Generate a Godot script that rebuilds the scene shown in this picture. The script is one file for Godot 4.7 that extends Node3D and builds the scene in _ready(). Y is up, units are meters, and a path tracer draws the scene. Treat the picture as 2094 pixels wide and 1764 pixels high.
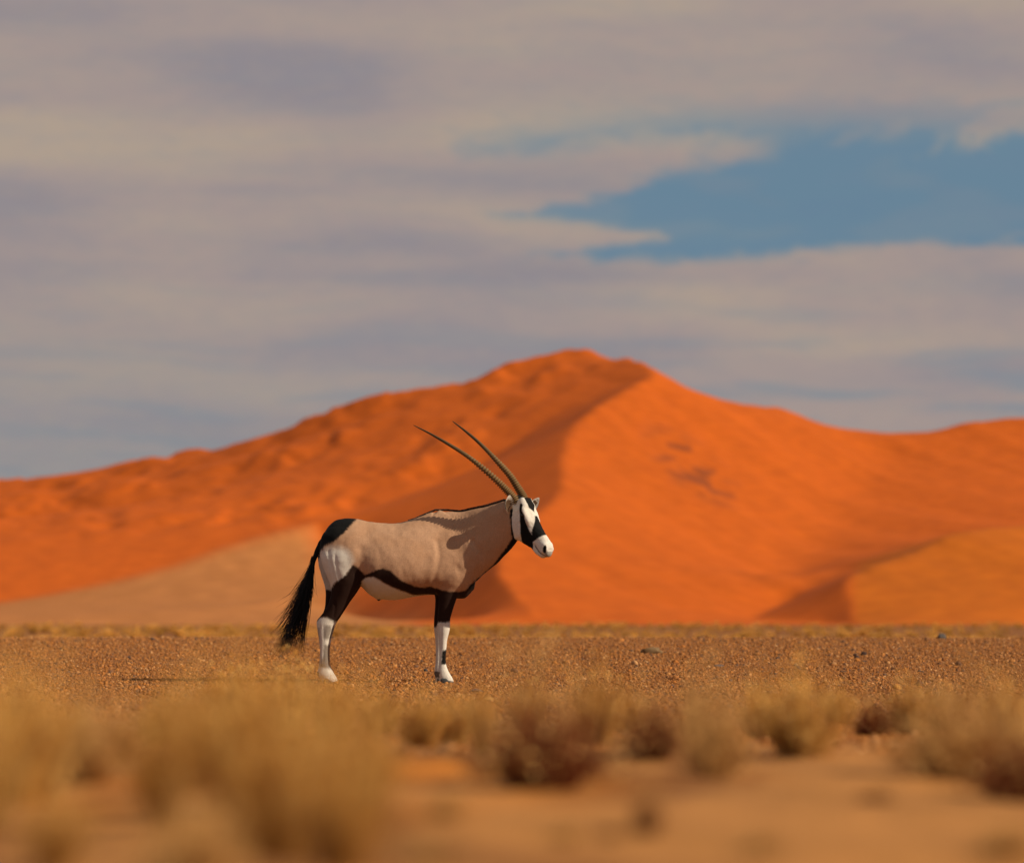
extends Node3D
# Desert plain with one gemsbok-like antelope in front of red sand dunes, long lens, low viewpoint.

const F := 6446.0          # focal length in pixels of the 2094 x 1764 tracing of the photograph
const CX := 1047.0
const CY := 882.0
const CAM_Y := 0.461
const K := 0.00119         # metres per tracing pixel of the animal
const ORYX := Vector3(-0.557, 0.0, -22.0)
var pitch := atan(383.0 / F)
var noise := FastNoiseLite.new()
var fine := FastNoiseLite.new()
var airy := FastNoiseLite.new()
var rng := RandomNumberGenerator.new()

# ------------------------------------------------------------------ helpers
func sstep(a: float, b: float, x: float) -> float:
	var t := clampf((x - a) / (b - a), 0.0, 1.0)
	return t * t * (3.0 - 2.0 * t)

func ray_at(u: float, v: float, d: float) -> Vector3:
	var dir := Vector3((u - CX) / F, 0, 0) + Vector3(0, cos(pitch), sin(pitch)) * ((CY - v) / F) + Vector3(0, sin(pitch), -cos(pitch))
	return Vector3(0, CAM_Y, 0) + dir * (d / -dir.z)

func px(x: float, y: float, z := 0.0) -> Vector3:
	return Vector3((x - 1000.0) * K, (1637.0 - y) * K, z * K)

func tag(o: Node, label := "", category := "", group := "", kind := "") -> void:
	if label: o.set_meta("label", label)
	if category: o.set_meta("category", category)
	if group: o.set_meta("group", group)
	if kind: o.set_meta("kind", kind)

func put(called: String, m: Mesh, mat: Material, parent: Node) -> MeshInstance3D:
	var o := MeshInstance3D.new()
	o.name = called
	o.mesh = m
	if mat: o.material_override = mat
	parent.add_child(o, true)
	return o

func mesh_of(v: PackedVector3Array, n: PackedVector3Array, c: PackedColorArray, idx: PackedInt32Array) -> ArrayMesh:
	var a := []
	a.resize(Mesh.ARRAY_MAX)
	a[Mesh.ARRAY_VERTEX] = v
	if n.size(): a[Mesh.ARRAY_NORMAL] = n
	if c.size(): a[Mesh.ARRAY_COLOR] = c
	a[Mesh.ARRAY_INDEX] = idx
	var m := ArrayMesh.new()
	m.add_surface_from_arrays(Mesh.PRIMITIVE_TRIANGLES, a)
	return m

func normals_of(v: PackedVector3Array, idx: PackedInt32Array) -> PackedVector3Array:
	var n := PackedVector3Array()
	n.resize(v.size())
	for k in range(0, idx.size(), 3):
		var a := idx[k]
		var b := idx[k + 1]
		var c := idx[k + 2]
		var f := (v[c] - v[a]).cross(v[b] - v[a])
		n[a] += f
		n[b] += f
		n[c] += f
	for k in n.size():
		n[k] = n[k].normalized()
	return n

func noise_tex(freq: float, lo: Color, hi: Color, size := 512, octaves := 4, sd := 3) -> NoiseTexture2D:
	var f := FastNoiseLite.new()
	f.seed = sd
	f.frequency = freq
	f.fractal_octaves = octaves
	f.noise_type = FastNoiseLite.TYPE_SIMPLEX_SMOOTH
	var t := NoiseTexture2D.new()
	t.width = size
	t.height = size
	t.seamless = true
	t.noise = f
	var g := Gradient.new()
	g.set_color(0, lo)
	g.set_color(1, hi)
	t.color_ramp = g
	return t

func coat_material(rough: float, tex: Texture2D, scale: float) -> StandardMaterial3D:
	var m := StandardMaterial3D.new()
	m.vertex_color_use_as_albedo = true
	m.roughness = rough
	m.metallic_specular = 0.25
	if tex:
		m.albedo_texture = tex
		m.uv1_triplanar = true
		m.uv1_scale = Vector3.ONE * scale
	return m

# ------------------------------------------------------------------ ground
func ground_y(x: float, z: float) -> float:
	var d := -z
	var h := 0.0
	if d > 20.0 and d <= 33.0:
		h = 0.235 * pow((d - 20.0) / 13.0, 1.35)
	elif d > 33.0 and d <= 62.0:
		h = lerpf(0.235, -0.09, sstep(33.0, 62.0, d))
	elif d > 62.0:
		h = lerpf(-0.09, -0.04, sstep(62.0, 260.0, d))
	h += 0.016 * maxf(0.0, 14.0 - maxf(d, 2.0)) * sstep(14.0, 9.0, d)
	var far := 1.0 - sstep(40.0, 120.0, d)
	h += noise.get_noise_2d(x * 1.4, z * 0.9) * 0.035 * sstep(18.0, 11.0, d)
	h += (noise.get_noise_2d(x * 10.0 + 90.0, z * 6.0) * 0.045 + noise.get_noise_2d(x * 34.0, z * 20.0) * 0.016) * sstep(15.0, 8.0, d)
	h += noise.get_noise_2d(x * 1.2 + 31.0, z * 0.6) * 0.035 * far * sstep(23.5, 28.0, d)
	return h

func build_ground() -> void:
	var rings := PackedFloat32Array()
	var r := 0.6
	while r < 15.0:
		rings.append(r)
		r += 0.06 + r * 0.006
	while r < 37.0:
		rings.append(r)
		r += 0.10
	while r < 300.0:
		rings.append(r)
		r *= 1.025
	while r < 6000.0:
		rings.append(r)
		r *= 1.25
	var angs := PackedFloat32Array()
	var a := -180.0
	while a < 180.0:
		angs.append(deg_to_rad(a))
		a += 0.12 if absf(a) < 13.0 else (1.0 if absf(a) < 25.0 else 6.0)
	var na := angs.size()
	var v := PackedVector3Array()
	var c := PackedColorArray()
	v.append(Vector3(0, 0, 0))
	var gravel := Color(0.34, 0.140, 0.042)
	var sand := Color(0.55, 0.255, 0.076)
	var orange := Color(0.60, 0.215, 0.030)
	c.append(sand)
	for ri in rings.size():
		for ai in na:
			var x := sin(angs[ai]) * rings[ri]
			var z := -cos(angs[ai]) * rings[ri]
			v.append(Vector3(x, ground_y(x, z), z))
			var d := rings[ri]
			var n1 := noise.get_noise_2d(x * 9.0 + 50.0, z * 4.0)
			var n2 := noise.get_noise_2d(x * 32.0, z * 14.0 + 20.0)
			var fg := sand.lerp(orange, sstep(-0.12, 0.22, n1 + 0.3 * n2))
			fg = fg.lerp(gravel * 0.85, 0.75 * sstep(0.08, 0.36, n2 + 0.4 * noise.get_noise_2d(x * 14.0 + 5.0, z * 8.0)))
			var col := fg.lerp(gravel, sstep(11.0, 17.0, d + 3.0 * n1))
			c.append(col * (1.0 + 0.18 * noise.get_noise_2d(x * 30.0, z * 18.0)))
	var idx := PackedInt32Array()
	for ai in na:
		idx.append_array([0, 1 + ai, 1 + (ai + 1) % na])
	for ri in rings.size() - 1:
		for ai in na:
			var p := 1 + ri * na + ai
			var q := 1 + ri * na + (ai + 1) % na
			idx.append_array([p, p + na, q, q, p + na, q + na])
	var mat := coat_material(0.95, noise_tex(0.03, Color(0.72, 0.68, 0.64), Color(1, 1, 1), 1024, 5, 5), 1.7)
	mat.uv1_world_triplanar = true
	var o := put("ground", mesh_of(v, normals_of(v, idx), c, idx), mat, self)
	tag(o, "brown gravel plain with sandy foreground", "", "", "structure")

# ------------------------------------------------------------------ dunes
const U0 := -520.0
const U1 := 2620.0
const DU := 10.0
const D0 := 236.0
const D1 := 720.0
const DD := 2.2

func dune_lines() -> Array:
	# each point: column and row in the tracing, distance in metres (from the plan of the ridges)
	var sky_line := [[-520, 1010, 604], [-200, 1000, 588], [0, 979, 574], [130, 972, 566], [300, 933, 554], [390, 916, 548], [450, 911, 544], [550, 886, 537], [642, 855, 530], [732, 814, 524], [975, 775, 520], [1058, 740, 522], [1127, 725, 526], [1172, 714, 530], [1266, 729, 512], [1308, 738, 494], [1342, 762, 474], [1377, 780, 474], [1425, 808, 476], [1557, 832, 482], [1599, 830, 486], [1647, 850, 484], [1724, 876, 478], [1807, 891, 472], [1890, 889, 472], [1959, 869, 478], [2029, 857, 482], [2094, 854, 482], [2300, 877, 474], [2620, 930, 464]]
	var ridge := [[1342, 762, 474], [1266, 800, 450], [1211, 836, 434], [1176, 867, 420], [1159, 903, 403], [1152, 944, 385], [1148, 993, 362], [1134, 1020, 350], [1100, 1045, 337], [1055, 1088, 318], [1030, 1123, 304], [1021, 1152, 294], [1030, 1180, 284], [1058, 1215, 272], [1086, 1242, 262], [1120, 1276, 250]]
	var valley := [[1150, 838, 466], [1086, 880, 457], [1020, 925, 447], [947, 974, 437], [808, 1022, 424], [725, 1050, 412], [655, 1067, 402], [485, 1111, 387], [291, 1174, 364], [146, 1208, 352], [0, 1234, 342], [-200, 1256, 326], [-520, 1266, 300]]
	var foot := [[960, 1277, 268], [861, 1275, 286], [790, 1272, 303], [715, 1268, 322], [680, 1216, 337], [676, 1184, 362], [668, 1139, 385], [658, 1104, 400]]
	var apron := [[0, 1264, 258], [250, 1252, 266], [500, 1236, 284], [600, 1215, 310]]
	var bowl := [[1600, 1190, 318], [1680, 1110, 366], [1760, 1010, 420], [1800, 940, 458]]
	var second := [[2620, 1075, 306], [2350, 1068, 306], [2094, 1073, 302], [2010, 1081, 298], [1925, 1098, 292], [1830, 1138, 284], [1738, 1178, 274], [1742, 1225, 262], [1748, 1276, 248]]
	var second_foot := [[1748, 1279, 247], [1690, 1276, 256], [1625, 1272, 262], [1540, 1268, 274], [1570, 1255, 284], [1600, 1240, 292], [1680, 1192, 300], [1760, 1152, 307], [1925, 1094, 318], [2094, 1066, 330]]
	# the far slope falls away behind the skyline
	var behind := []
	for q in sky_line:
		behind.append([q[0], q[1] + 70, q[2] + 26])
	var farther := []
	for q in sky_line:
		farther.append([q[0], q[1] + 190, q[2] + 66])
	var flank_low := [[-520, 1112, 482], [0, 1083, 481], [291, 1032, 479], [485, 988, 483], [655, 944, 480], [800, 905, 478]]
	var flank_high := [[-520, 1050, 558], [0, 1020, 540], [291, 974, 526], [485, 937, 520], [655, 888, 511], [800, 845, 503]]
	return [flank_low, flank_high, farther, behind, sky_line, ridge, valley, foot, apron, bowl, second, second_foot]

func dune_base(u: float) -> float:
	return 244.0 + 6.0 * sin(u * 0.006) + 3.0 * sin(u * 0.017 + 1.0)

func relax(h: PackedFloat32Array, fixed: PackedByteArray, nc: int, nr: int, wx: float, wz: float, iters: int, om: float) -> void:
	var wt := 1.0 / (2.0 * wx + 2.0 * wz)
	for it in iters:
		for r in range(1, nr - 1):
			var b := r * nc
			for c in range(1, nc - 1):
				var k := b + c
				if fixed[k] == 0:
					h[k] += om * (((h[k - 1] + h[k + 1]) * wx + (h[k - nc] + h[k + nc]) * wz) * wt - h[k])
			h[b] = h[b + 1]
			h[b + nc - 1] = h[b + nc - 2]

func build_dunes() -> void:
	var nc0 := int((U1 - U0) / DU) + 1
	var nr0 := int((D1 - D0) / DD) + 1
	var h := PackedFloat32Array()
	var pc := 0
	var pr := 0
	var lines := dune_lines()
	for lev in [8, 4, 2, 1]:
		var nc := int((nc0 - 1) / lev) + 1
		var nr := int((nr0 - 1) / lev) + 1
		var g := PackedFloat32Array()
		g.resize(nc * nr)
		var fixed := PackedByteArray()
		fixed.resize(nc * nr)
		for r in nr:
			for c in nc:
				if pc == 0:
					g[r * nc + c] = 10.0
				else:
					var fc := minf(float(c) / (nc - 1) * (pc - 1), pc - 1.001)
					var fr := minf(float(r) / (nr - 1) * (pr - 1), pr - 1.001)
					var ic := int(fc)
					var ir := int(fr)
					var a := lerpf(h[ir * pc + ic], h[ir * pc + ic + 1], fc - ic)
					var b := lerpf(h[ir * pc + pc + ic], h[ir * pc + pc + ic + 1], fc - ic)
					g[r * nc + c] = lerpf(a, b, fr - ir)
				var d := D0 + (D1 - D0) * r / (nr - 1)
				var u := U0 + (U1 - U0) * c / (nc - 1)
				if d <= dune_base(u):
					g[r * nc + c] = -0.06 - 0.10 * (dune_base(u) - d)
					fixed[r * nc + c] = 1
				if r == nr - 1:
					g[r * nc + c] = 4.0
					fixed[r * nc + c] = 1
		for line in lines:
			for k in line.size() - 1:
				var p: Array = line[k]
				var q: Array = line[k + 1]
				var p0: Array = line[maxi(k - 1, 0)]
				var q1: Array = line[mini(k + 2, line.size() - 1)]
				var steps := int(maxf(absf(q[0] - p[0]) / DU, absf(q[2] - p[2]) / DD) * 2.0 / lev) + 2
				for s in steps + 1:
					var t := float(s) / steps
					var u := cubic_interpolate(p[0], q[0], p0[0], q1[0], t)
					var vv := cubic_interpolate(p[1], q[1], p0[1], q1[1], t)
					var d := lerpf(p[2], q[2], t)
					var w := ray_at(u, vv, d)
					var c := roundi((CX + w.x / d * F - U0) / (U1 - U0) * (nc - 1))
					var r := roundi((d - D0) / (D1 - D0) * (nr - 1))
					if c >= 0 and c < nc and r >= 0 and r < nr:
						g[r * nc + c] = w.y
						fixed[r * nc + c] = 1
		var lat: float = DU * lev / F * 380.0
		var dep: float = DD * lev
		relax(g, fixed, nc, nr, 1.0 / (lat * lat), 1.0 / (dep * dep), [0, 40, 70, 0, 120, 0, 0, 0, 300][lev], 1.6 if lev > 1 else 1.2)
		h = g
		pc = nc
		pr = nr
	# soften the knife edges a little
	for pass_ in 1:
		var g2 := h.duplicate()
		for r in range(1, pr - 1):
			for c in range(1, pc - 1):
				var k := r * pc + c
				g2[k] = 0.4 * h[k] + 0.15 * (h[k - 1] + h[k + 1] + h[k - pc] + h[k + pc])
		h = g2
	# wind-smoothed bowl of the right face
	for pass_ in 60:
		var g3 := h.duplicate()
		for r in range(36, 104):
			for c in range(185, pc - 1):
				var k := r * pc + c
				var w := sstep(36, 50, r) * sstep(104, 92, r) * sstep(185, 215, c)
				g3[k] = h[k] + 0.2 * w * (h[k - 1] + h[k + 1] + h[k - pc] + h[k + pc] - 4.0 * h[k])
		h = g3
	var v := PackedVector3Array()
	var col := PackedColorArray()
	var lit := Color(0.59, 0.120, 0.011)
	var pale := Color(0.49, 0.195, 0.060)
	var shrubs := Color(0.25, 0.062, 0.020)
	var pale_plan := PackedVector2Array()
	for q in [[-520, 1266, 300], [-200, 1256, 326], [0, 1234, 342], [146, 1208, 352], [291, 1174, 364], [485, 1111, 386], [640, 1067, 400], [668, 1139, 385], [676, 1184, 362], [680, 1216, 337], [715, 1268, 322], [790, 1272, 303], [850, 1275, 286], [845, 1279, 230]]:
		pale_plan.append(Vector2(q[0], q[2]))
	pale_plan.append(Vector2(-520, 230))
	for r in pr:
		var d := D0 + (D1 - D0) * r / (pr - 1)
		for c in pc:
			var u := U0 + (U1 - U0) * c / (pc - 1)
			var x := (u - CX) / F * d
			var hh := h[r * pc + c]
			# left face: hummocks of sand caught by plants
			var left := sstep(0.0, -9.0, x + 24.0 - (d - 402.0) * 0.49) * sstep(3.0, 9.0, hh) * sstep(385.0, 435.0, d - x * 0.1)
			var hum := (0.9 * noise.get_noise_2d(x * 1.8, d * 0.9) + 0.25 * noise.get_noise_2d(x * 4.0 + 40.0, d * 2.0)) * (0.6 + 1.2 * sstep(-0.1, 0.3, noise.get_noise_2d(x * 0.6 + 200.0, d * 0.5)))
			var rise := sstep(245.0, 300.0, d)
			hh += left * hum * 0.85 + rise * 0.25 * noise.get_noise_2d(x * 0.2 + 7.0, d * 0.1)
			# faint avalanche tongues down the right face
			var right := sstep(0.0, 8.0, x - (d - 300.0) * 0.04) * rise
			hh += right * 0.45 * noise.get_noise_2d((x + d * 0.28) * 1.6, (d - x) * 0.07)
			v.append(Vector3(x, hh, -d))
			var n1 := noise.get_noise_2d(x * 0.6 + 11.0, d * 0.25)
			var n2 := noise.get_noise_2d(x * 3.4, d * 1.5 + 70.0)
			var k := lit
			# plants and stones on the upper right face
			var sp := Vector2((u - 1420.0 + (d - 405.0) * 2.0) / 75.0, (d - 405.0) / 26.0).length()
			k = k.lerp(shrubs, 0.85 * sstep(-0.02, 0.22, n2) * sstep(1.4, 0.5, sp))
			# yellower sand of the second, nearer dune
			k = k.lerp(Color(0.55, 0.138, 0.011), sstep(1730.0, 1760.0, u + 20.0 * n1) * sstep(318.0, 300.0, d))
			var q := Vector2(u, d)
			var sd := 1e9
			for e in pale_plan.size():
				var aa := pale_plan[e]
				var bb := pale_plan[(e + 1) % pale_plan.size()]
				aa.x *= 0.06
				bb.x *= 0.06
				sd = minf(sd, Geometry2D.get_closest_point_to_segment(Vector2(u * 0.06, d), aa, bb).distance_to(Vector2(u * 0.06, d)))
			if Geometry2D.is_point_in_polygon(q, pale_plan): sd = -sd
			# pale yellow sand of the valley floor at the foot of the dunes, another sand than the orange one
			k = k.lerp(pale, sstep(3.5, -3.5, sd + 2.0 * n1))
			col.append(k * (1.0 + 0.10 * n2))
	var idx := PackedInt32Array()
	for r in pr - 1:
		for c in pc - 1:
			var k := r * pc + c
			idx.append_array([k, k + pc, k + 1, k + 1, k + pc, k + pc + 1])
	var mat := coat_material(0.95, noise_tex(0.02, Color(0.86, 0.84, 0.82), Color(1, 1, 1), 512, 4, 15), 0.03)
	mat.uv1_world_triplanar = true
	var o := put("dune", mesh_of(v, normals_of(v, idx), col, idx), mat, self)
	tag(o, "large orange sand dunes with a curved crest beyond the plain", "", "", "structure")

# ------------------------------------------------------------------ sky
func bump2(u: float, v: float, a: float, b: float, ra: float, rb: float) -> float:
	return exp(-((u - a) * (u - a) / (ra * ra) + (v - b) * (v - b) / (rb * rb)))

var gap := poly([1000, 447, 1180, 415, 1280, 388, 1340, 350, 1440, 322, 1560, 312, 1480, 300, 1300, 290, 1120, 320, 930, 322, 960, 290, 1100, 262, 1250, 238, 1450, 226, 1700, 232, 1950, 240, 2300, 225, 2500, 300, 2300, 500, 2000, 512, 1840, 506, 1700, 522, 1500, 534, 1300, 533, 1150, 525, 1075, 517, 1250, 503, 1365, 484, 1250, 467, 1120, 455])

func sky_color(u: float, v: float) -> Color:
	# u, v: tracing pixels (6446 per radian) measured round the horizon; v falls with height
	var hi := 1265.0 - v
	var wave := v + 30.0 * airy.get_noise_2d(u * 0.02, v * 0.02)
	var n1 := airy.get_noise_2d(u * 0.018, wave * 0.095)
	var n2 := airy.get_noise_2d(u * 0.032 + 300.0, wave * 0.42 - u * 0.006)
	var n3 := noise.get_noise_2d(u * 0.16 + 800.0, wave * 0.7)
	var low := sstep(760.0, 120.0, hi)
	var cream := Color(0.685, 0.618, 0.560)
	var pink := Color(0.640, 0.580, 0.562)
	var grey := Color(0.565, 0.538, 0.560)
	var slate := Color(0.540, 0.552, 0.575)
	var blue := Color(0.395, 0.515, 0.600)
	var b := 0.62 * n1 + 0.08 * n3
	b += 0.55 * bump2(u, v, 1200, 180, 480, 95) + 0.40 * bump2(u, v, 350, 300, 520, 75) + 0.30 * bump2(u, v, 1750, 600, 500, 60) + 0.2 * bump2(u, v, 1900, 130, 350, 90)
	b -= 0.50 * bump2(u, v, 690, 120, 360, 80) + 0.35 * bump2(u, v, 250, 495, 480, 32) + 0.35 * bump2(u, v, 1050, 566, 620, 20) + 0.25 * bump2(u, v, 520, 390, 260, 14)
	var t := sstep(-0.62, 0.72, b)
	var col := grey.lerp(pink, sstep(0.0, 0.55, t)).lerp(cream, sstep(0.45, 1.0, t) * (1.0 - 0.6 * low))
	col = col.lerp(slate, clampf(0.15 + low, 0.0, 1.0) * sstep(0.05, -0.40, n2 + 0.35 * n1) * 0.85)
	col = col.lerp(pink, low * 0.5 * sstep(0.0, 0.4, n2))
	col = col.lerp(Color(0.525, 0.545, 0.570), 0.7 * low * sstep(1400.0, 100.0, u))
	# fine fibres of ice cloud
	var fib := noise.get_noise_2d(u * 0.22 + wave * 0.25, wave * 1.3 + 40.0)
	col = col.lerp(cream if fib > 0.0 else slate, 0.28 * absf(fib))
	# openings of blue between the banks: the one in view, and others of the same kind all round
	var ins := 0.0
	if u > 850.0 and u < 2700.0 and v > 130.0 and v < 640.0:
		var q := Vector2(u + 40.0 * n3, v + 16.0 * n3 + 7.0 * n2)
		var sd := 1e9
		for e in gap.size():
			sd = minf(sd, q.distance_squared_to(Geometry2D.get_closest_point_to_segment(q, gap[e], gap[(e + 1) % gap.size()])))
		sd = sqrt(sd)
		if Geometry2D.is_point_in_polygon(q, gap): sd = -sd
		var soft := lerpf(78.0, 15.0, sstep(240.0, 420.0, v)) * (1.0 + 0.8 * n3)
		ins = sstep(soft * 0.55, -soft, sd)
		ins *= 1.0 - 0.25 * sstep(360.0, 250.0, v) * sstep(1700.0, 1200.0, u)
		ins *= 0.93 - 0.12 * sstep(-0.1, 0.4, airy.get_noise_2d(u * 0.05 + 77.0, wave * 0.2))
		var shred := 0.55 * noise.get_noise_2d(u * 0.42, v * 0.8) + 0.4 * n3
		for w in [[1310.0, 345.0, 160.0, 34.0, 0.32, 0.9], [1485.0, 320.0, 62.0, 24.0, 0.3, 0.6], [2050.0, 268.0, 130.0, 34.0, 0.28, 0.8], [1745.0, 286.0, 50.0, 14.0, 0.3, 0.35], [1828.0, 280.0, 40.0, 22.0, 0.5, 0.4], [1010.0, 345.0, 150.0, 26.0, 0.05, 0.7], [1690.0, 522.0, 190.0, 13.0, 0.07, 0.8]]:
			var dd := Vector2((u - w[0]) / w[2], (v - w[1] + (u - w[0]) * w[4]) / w[3]).length()
			ins *= 1.0 - w[5] * sstep(1.25, 0.35, dd + shred)
	var other := airy.get_noise_2d(u * 0.008 + 500.0, v * 0.035)
	var away := sstep(1500.0, 2700.0, absf(u - 1100.0)) + sstep(-300.0, -1500.0, v)
	ins = maxf(ins, sstep(0.10, 0.34, other + 0.2 * n1 + 0.08 * n3) * clampf(away, 0.0, 1.0))
	# thin streaks of blue low between the banks
	ins = maxf(ins, 0.55 * sstep(0.24, 0.55, n2 * -1.0 + 0.25 * n3) * sstep(300.0, 1900.0, u) * low)
	return col.lerp(blue, clampf(ins, 0.0, 1.0))

func sky_patch(w: int, hgt: int, az0: float, az1: float, el1: float, el0: float) -> Image:
	var im := Image.create(w, hgt, false, Image.FORMAT_RGB8)
	for j in hgt:
		var el := lerpf(el1, el0, (j + 0.5) / hgt)
		for i in w:
			var az := lerpf(az0, az1, (i + 0.5) / w)
			im.set_pixel(i, j, sky_color(CX + az * F, 1265.0 - maxf(el, -0.01) * F))
	return im

func build_sky() -> Sky:
	# the first column of the panorama looks along -z; columns run to the right
	var right := sky_patch(256, 256, 0.0, PI, PI / 2, -PI / 2)
	var left := sky_patch(256, 256, -PI, 0.0, PI / 2, -PI / 2)
	var whole := Image.create(512, 256, false, Image.FORMAT_RGB8)
	whole.blit_rect(right, Rect2i(0, 0, 256, 256), Vector2i(0, 0))
	whole.blit_rect(left, Rect2i(0, 0, 256, 256), Vector2i(256, 0))
	whole.resize(4096, 2048, Image.INTERPOLATE_CUBIC)
	var half := 400
	var y0 := 1024 - 360
	var y1 := 1024 + 8
	var step := TAU / 4096.0
	for k in 2:
		var part := sky_patch(half, y1 - y0, -half * step if k == 1 else 0.0, 0.0 if k == 1 else half * step, (0.5 - y0 / 2048.0) * PI, (0.5 - y1 / 2048.0) * PI)
		whole.blit_rect(part, Rect2i(0, 0, half, y1 - y0), Vector2i(4096 - half if k == 1 else 0, y0))
	var m := PanoramaSkyMaterial.new()
	m.panorama = ImageTexture.create_from_image(whole)
	var s := Sky.new()
	s.sky_material = m
	return s

# ------------------------------------------------------------------ field meshing (surface nets)
var gx0 := Vector3.ZERO
var gcell := 0.009
var gnx := 0
var gny := 0
var gnz := 0
var field := PackedFloat32Array()

func field_begin(lo: Vector3, hi: Vector3, cell: float) -> void:
	gx0 = lo
	gcell = cell
	gnx = int((hi.x - lo.x) / cell) + 2
	gny = int((hi.y - lo.y) / cell) + 2
	gnz = int((hi.z - lo.z) / cell) + 2
	field = PackedFloat32Array()
	field.resize(gnx * gny * gnz)
	field.fill(1.0)

# sections: [px, py, qx, qy, z, b, skew] in metres already
func smooth_sections(s: Array, n: int) -> Array:
	var out := []
	for k in s.size() - 1:
		for j in n:
			var t := float(j) / n
			var row := []
			for e in 7:
				row.append(cubic_interpolate(s[k][e], s[k + 1][e], s[maxi(k - 1, 0)][e], s[mini(k + 2, s.size() - 1)][e], t))
			out.append(row)
	out.append(s[s.size() - 1].duplicate())
	return out

func add_chain(sec: Array, blend: float, n := 3) -> void:
	var s := smooth_sections(sec, n)
	var m := 0.035
	var lo := Vector3(1e9, 1e9, 1e9)
	var hi := -lo
	for r in s:
		lo = lo.min(Vector3(minf(r[0], r[2]), minf(r[1], r[3]), r[4] - r[5] * 1.3))
		hi = hi.max(Vector3(maxf(r[0], r[2]), maxf(r[1], r[3]), r[4] + r[5] * 1.3))
	lo -= Vector3.ONE * 0.08
	hi += Vector3.ONE * 0.08
	var ax := clampi(int((lo.x - gx0.x) / gcell), 0, gnx - 1)
	var ay := clampi(int((lo.y - gx0.y) / gcell), 0, gny - 1)
	var az := clampi(int((lo.z - gx0.z) / gcell), 0, gnz - 1)
	var bx := clampi(int((hi.x - gx0.x) / gcell) + 1, 0, gnx - 1)
	var by := clampi(int((hi.y - gx0.y) / gcell) + 1, 0, gny - 1)
	var bz := clampi(int((hi.z - gx0.z) / gcell) + 1, 0, gnz - 1)
	var ly := by - ay + 1
	var lz := bz - az + 1
	var loc := PackedFloat32Array()
	loc.resize((bx - ax + 1) * ly * lz)
	loc.fill(1.0)
	for k in s.size() - 1:
		var p: Array = s[k]
		var q: Array = s[k + 1]
		var P0 := Vector2(p[0], p[1])
		var Q0 := Vector2(p[2], p[3])
		var P1 := Vector2(q[0], q[1])
		var Q1 := Vector2(q[2], q[3])
		var C0 := (P0 + Q0) * 0.5
		var C1 := (P1 + Q1) * 0.5
		var fwd := C1 - C0
		var d0 := (P0 - Q0).normalized()
		var d1 := (P1 - Q1).normalized()
		var n0 := Vector2(d0.y, -d0.x)
		if n0.dot(fwd) < 0: n0 = -n0
		var n1 := Vector2(d1.y, -d1.x)
		if n1.dot(fwd) < 0: n1 = -n1
		var a0 := P0.distance_to(Q0) * 0.5
		var a1 := P1.distance_to(Q1) * 0.5
		var first := k == 0
		var last := k == s.size() - 2
		var mm := m + (minf(a0, p[5]) if first else 0.0) + (minf(a1, q[5]) if last else 0.0)
		# the band of points between the two section lines, reached a little beyond the outline
		var e0 := d0 * (a0 + mm)
		var e1 := d1 * (a1 + mm)
		var l2 := (C0 - e0).min(C0 + e0).min(C1 - e1).min(C1 + e1)
		var h2 := (C0 - e0).max(C0 + e0).max(C1 - e1).max(C1 + e1)
		if first or last:
			l2 -= Vector2.ONE * mm
			h2 += Vector2.ONE * mm
		var zb: float = maxf(p[5], q[5]) * 1.3 + m
		var sx := maxi(ax, int((l2.x - gx0.x) / gcell))
		var ex := mini(bx, int((h2.x - gx0.x) / gcell) + 1)
		var sy := maxi(ay, int((l2.y - gx0.y) / gcell))
		var ey := mini(by, int((h2.y - gx0.y) / gcell) + 1)
		var sz := maxi(az, int((minf(p[4], q[4]) - zb - gx0.z) / gcell))
		var ez := mini(bz, int((maxf(p[4], q[4]) + zb - gx0.z) / gcell) + 1)
		var zc0: float = p[4]
		var zc1: float = q[4]
		var b0: float = p[5]
		var b1: float = q[5]
		var k0: float = p[6]
		var k1: float = q[6]
		for ix in range(sx, ex + 1):
			var X := gx0.x + ix * gcell
			for iy in range(sy, ey + 1):
				var pt := Vector2(X, gx0.y + iy * gcell)
				var s0 := n0.dot(pt - C0)
				var s1 := n1.dot(pt - C1)
				var w := 0.0
				var t := 0.0
				if s0 < 0.0:
					if not first: continue
					w = -s0
				elif s1 > 0.0:
					if not last: continue
					w = s1
					t = 1.0
				else:
					t = s0 / maxf(s0 - s1, 1e-6)
				var a := lerpf(a0, a1, t)
				var uu := (pt - C0.lerp(C1, t)).dot(d0.lerp(d1, t)) / a
				if absf(uu) > 1.0 + mm / a: continue
				var b := lerpf(b0, b1, t) * (1.0 + lerpf(k0, k1, t) * clampf(uu, -1, 1))
				var zc := lerpf(zc0, zc1, t)
				var sm := minf(a, b)
				var u2 := uu * uu + (w / sm) * (w / sm)
				var base := ((ix - ax) * ly + iy - ay) * lz - az
				var ib := 1.0 / b
				for iz in range(sz, ez + 1):
					var vv := (gx0.z + iz * gcell - zc) * ib
					var dd := (sqrt(u2 + vv * vv) - 1.0) * sm
					if dd < loc[base + iz]:
						loc[base + iz] = dd
	# smooth union with what stands already
	for ix in range(ax, bx + 1):
		for iy in range(ay, by + 1):
			var base := ((ix - ax) * ly + iy - ay) * lz - az
			var gb := (ix * gny + iy) * gnz
			for iz in range(az, bz + 1):
				var dnew := loc[base + iz]
				if dnew >= 1.0: continue
				var old := field[gb + iz]
				var hh := maxf(blend - absf(old - dnew), 0.0) / blend
				field[gb + iz] = minf(old, dnew) - hh * hh * blend * 0.25

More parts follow.
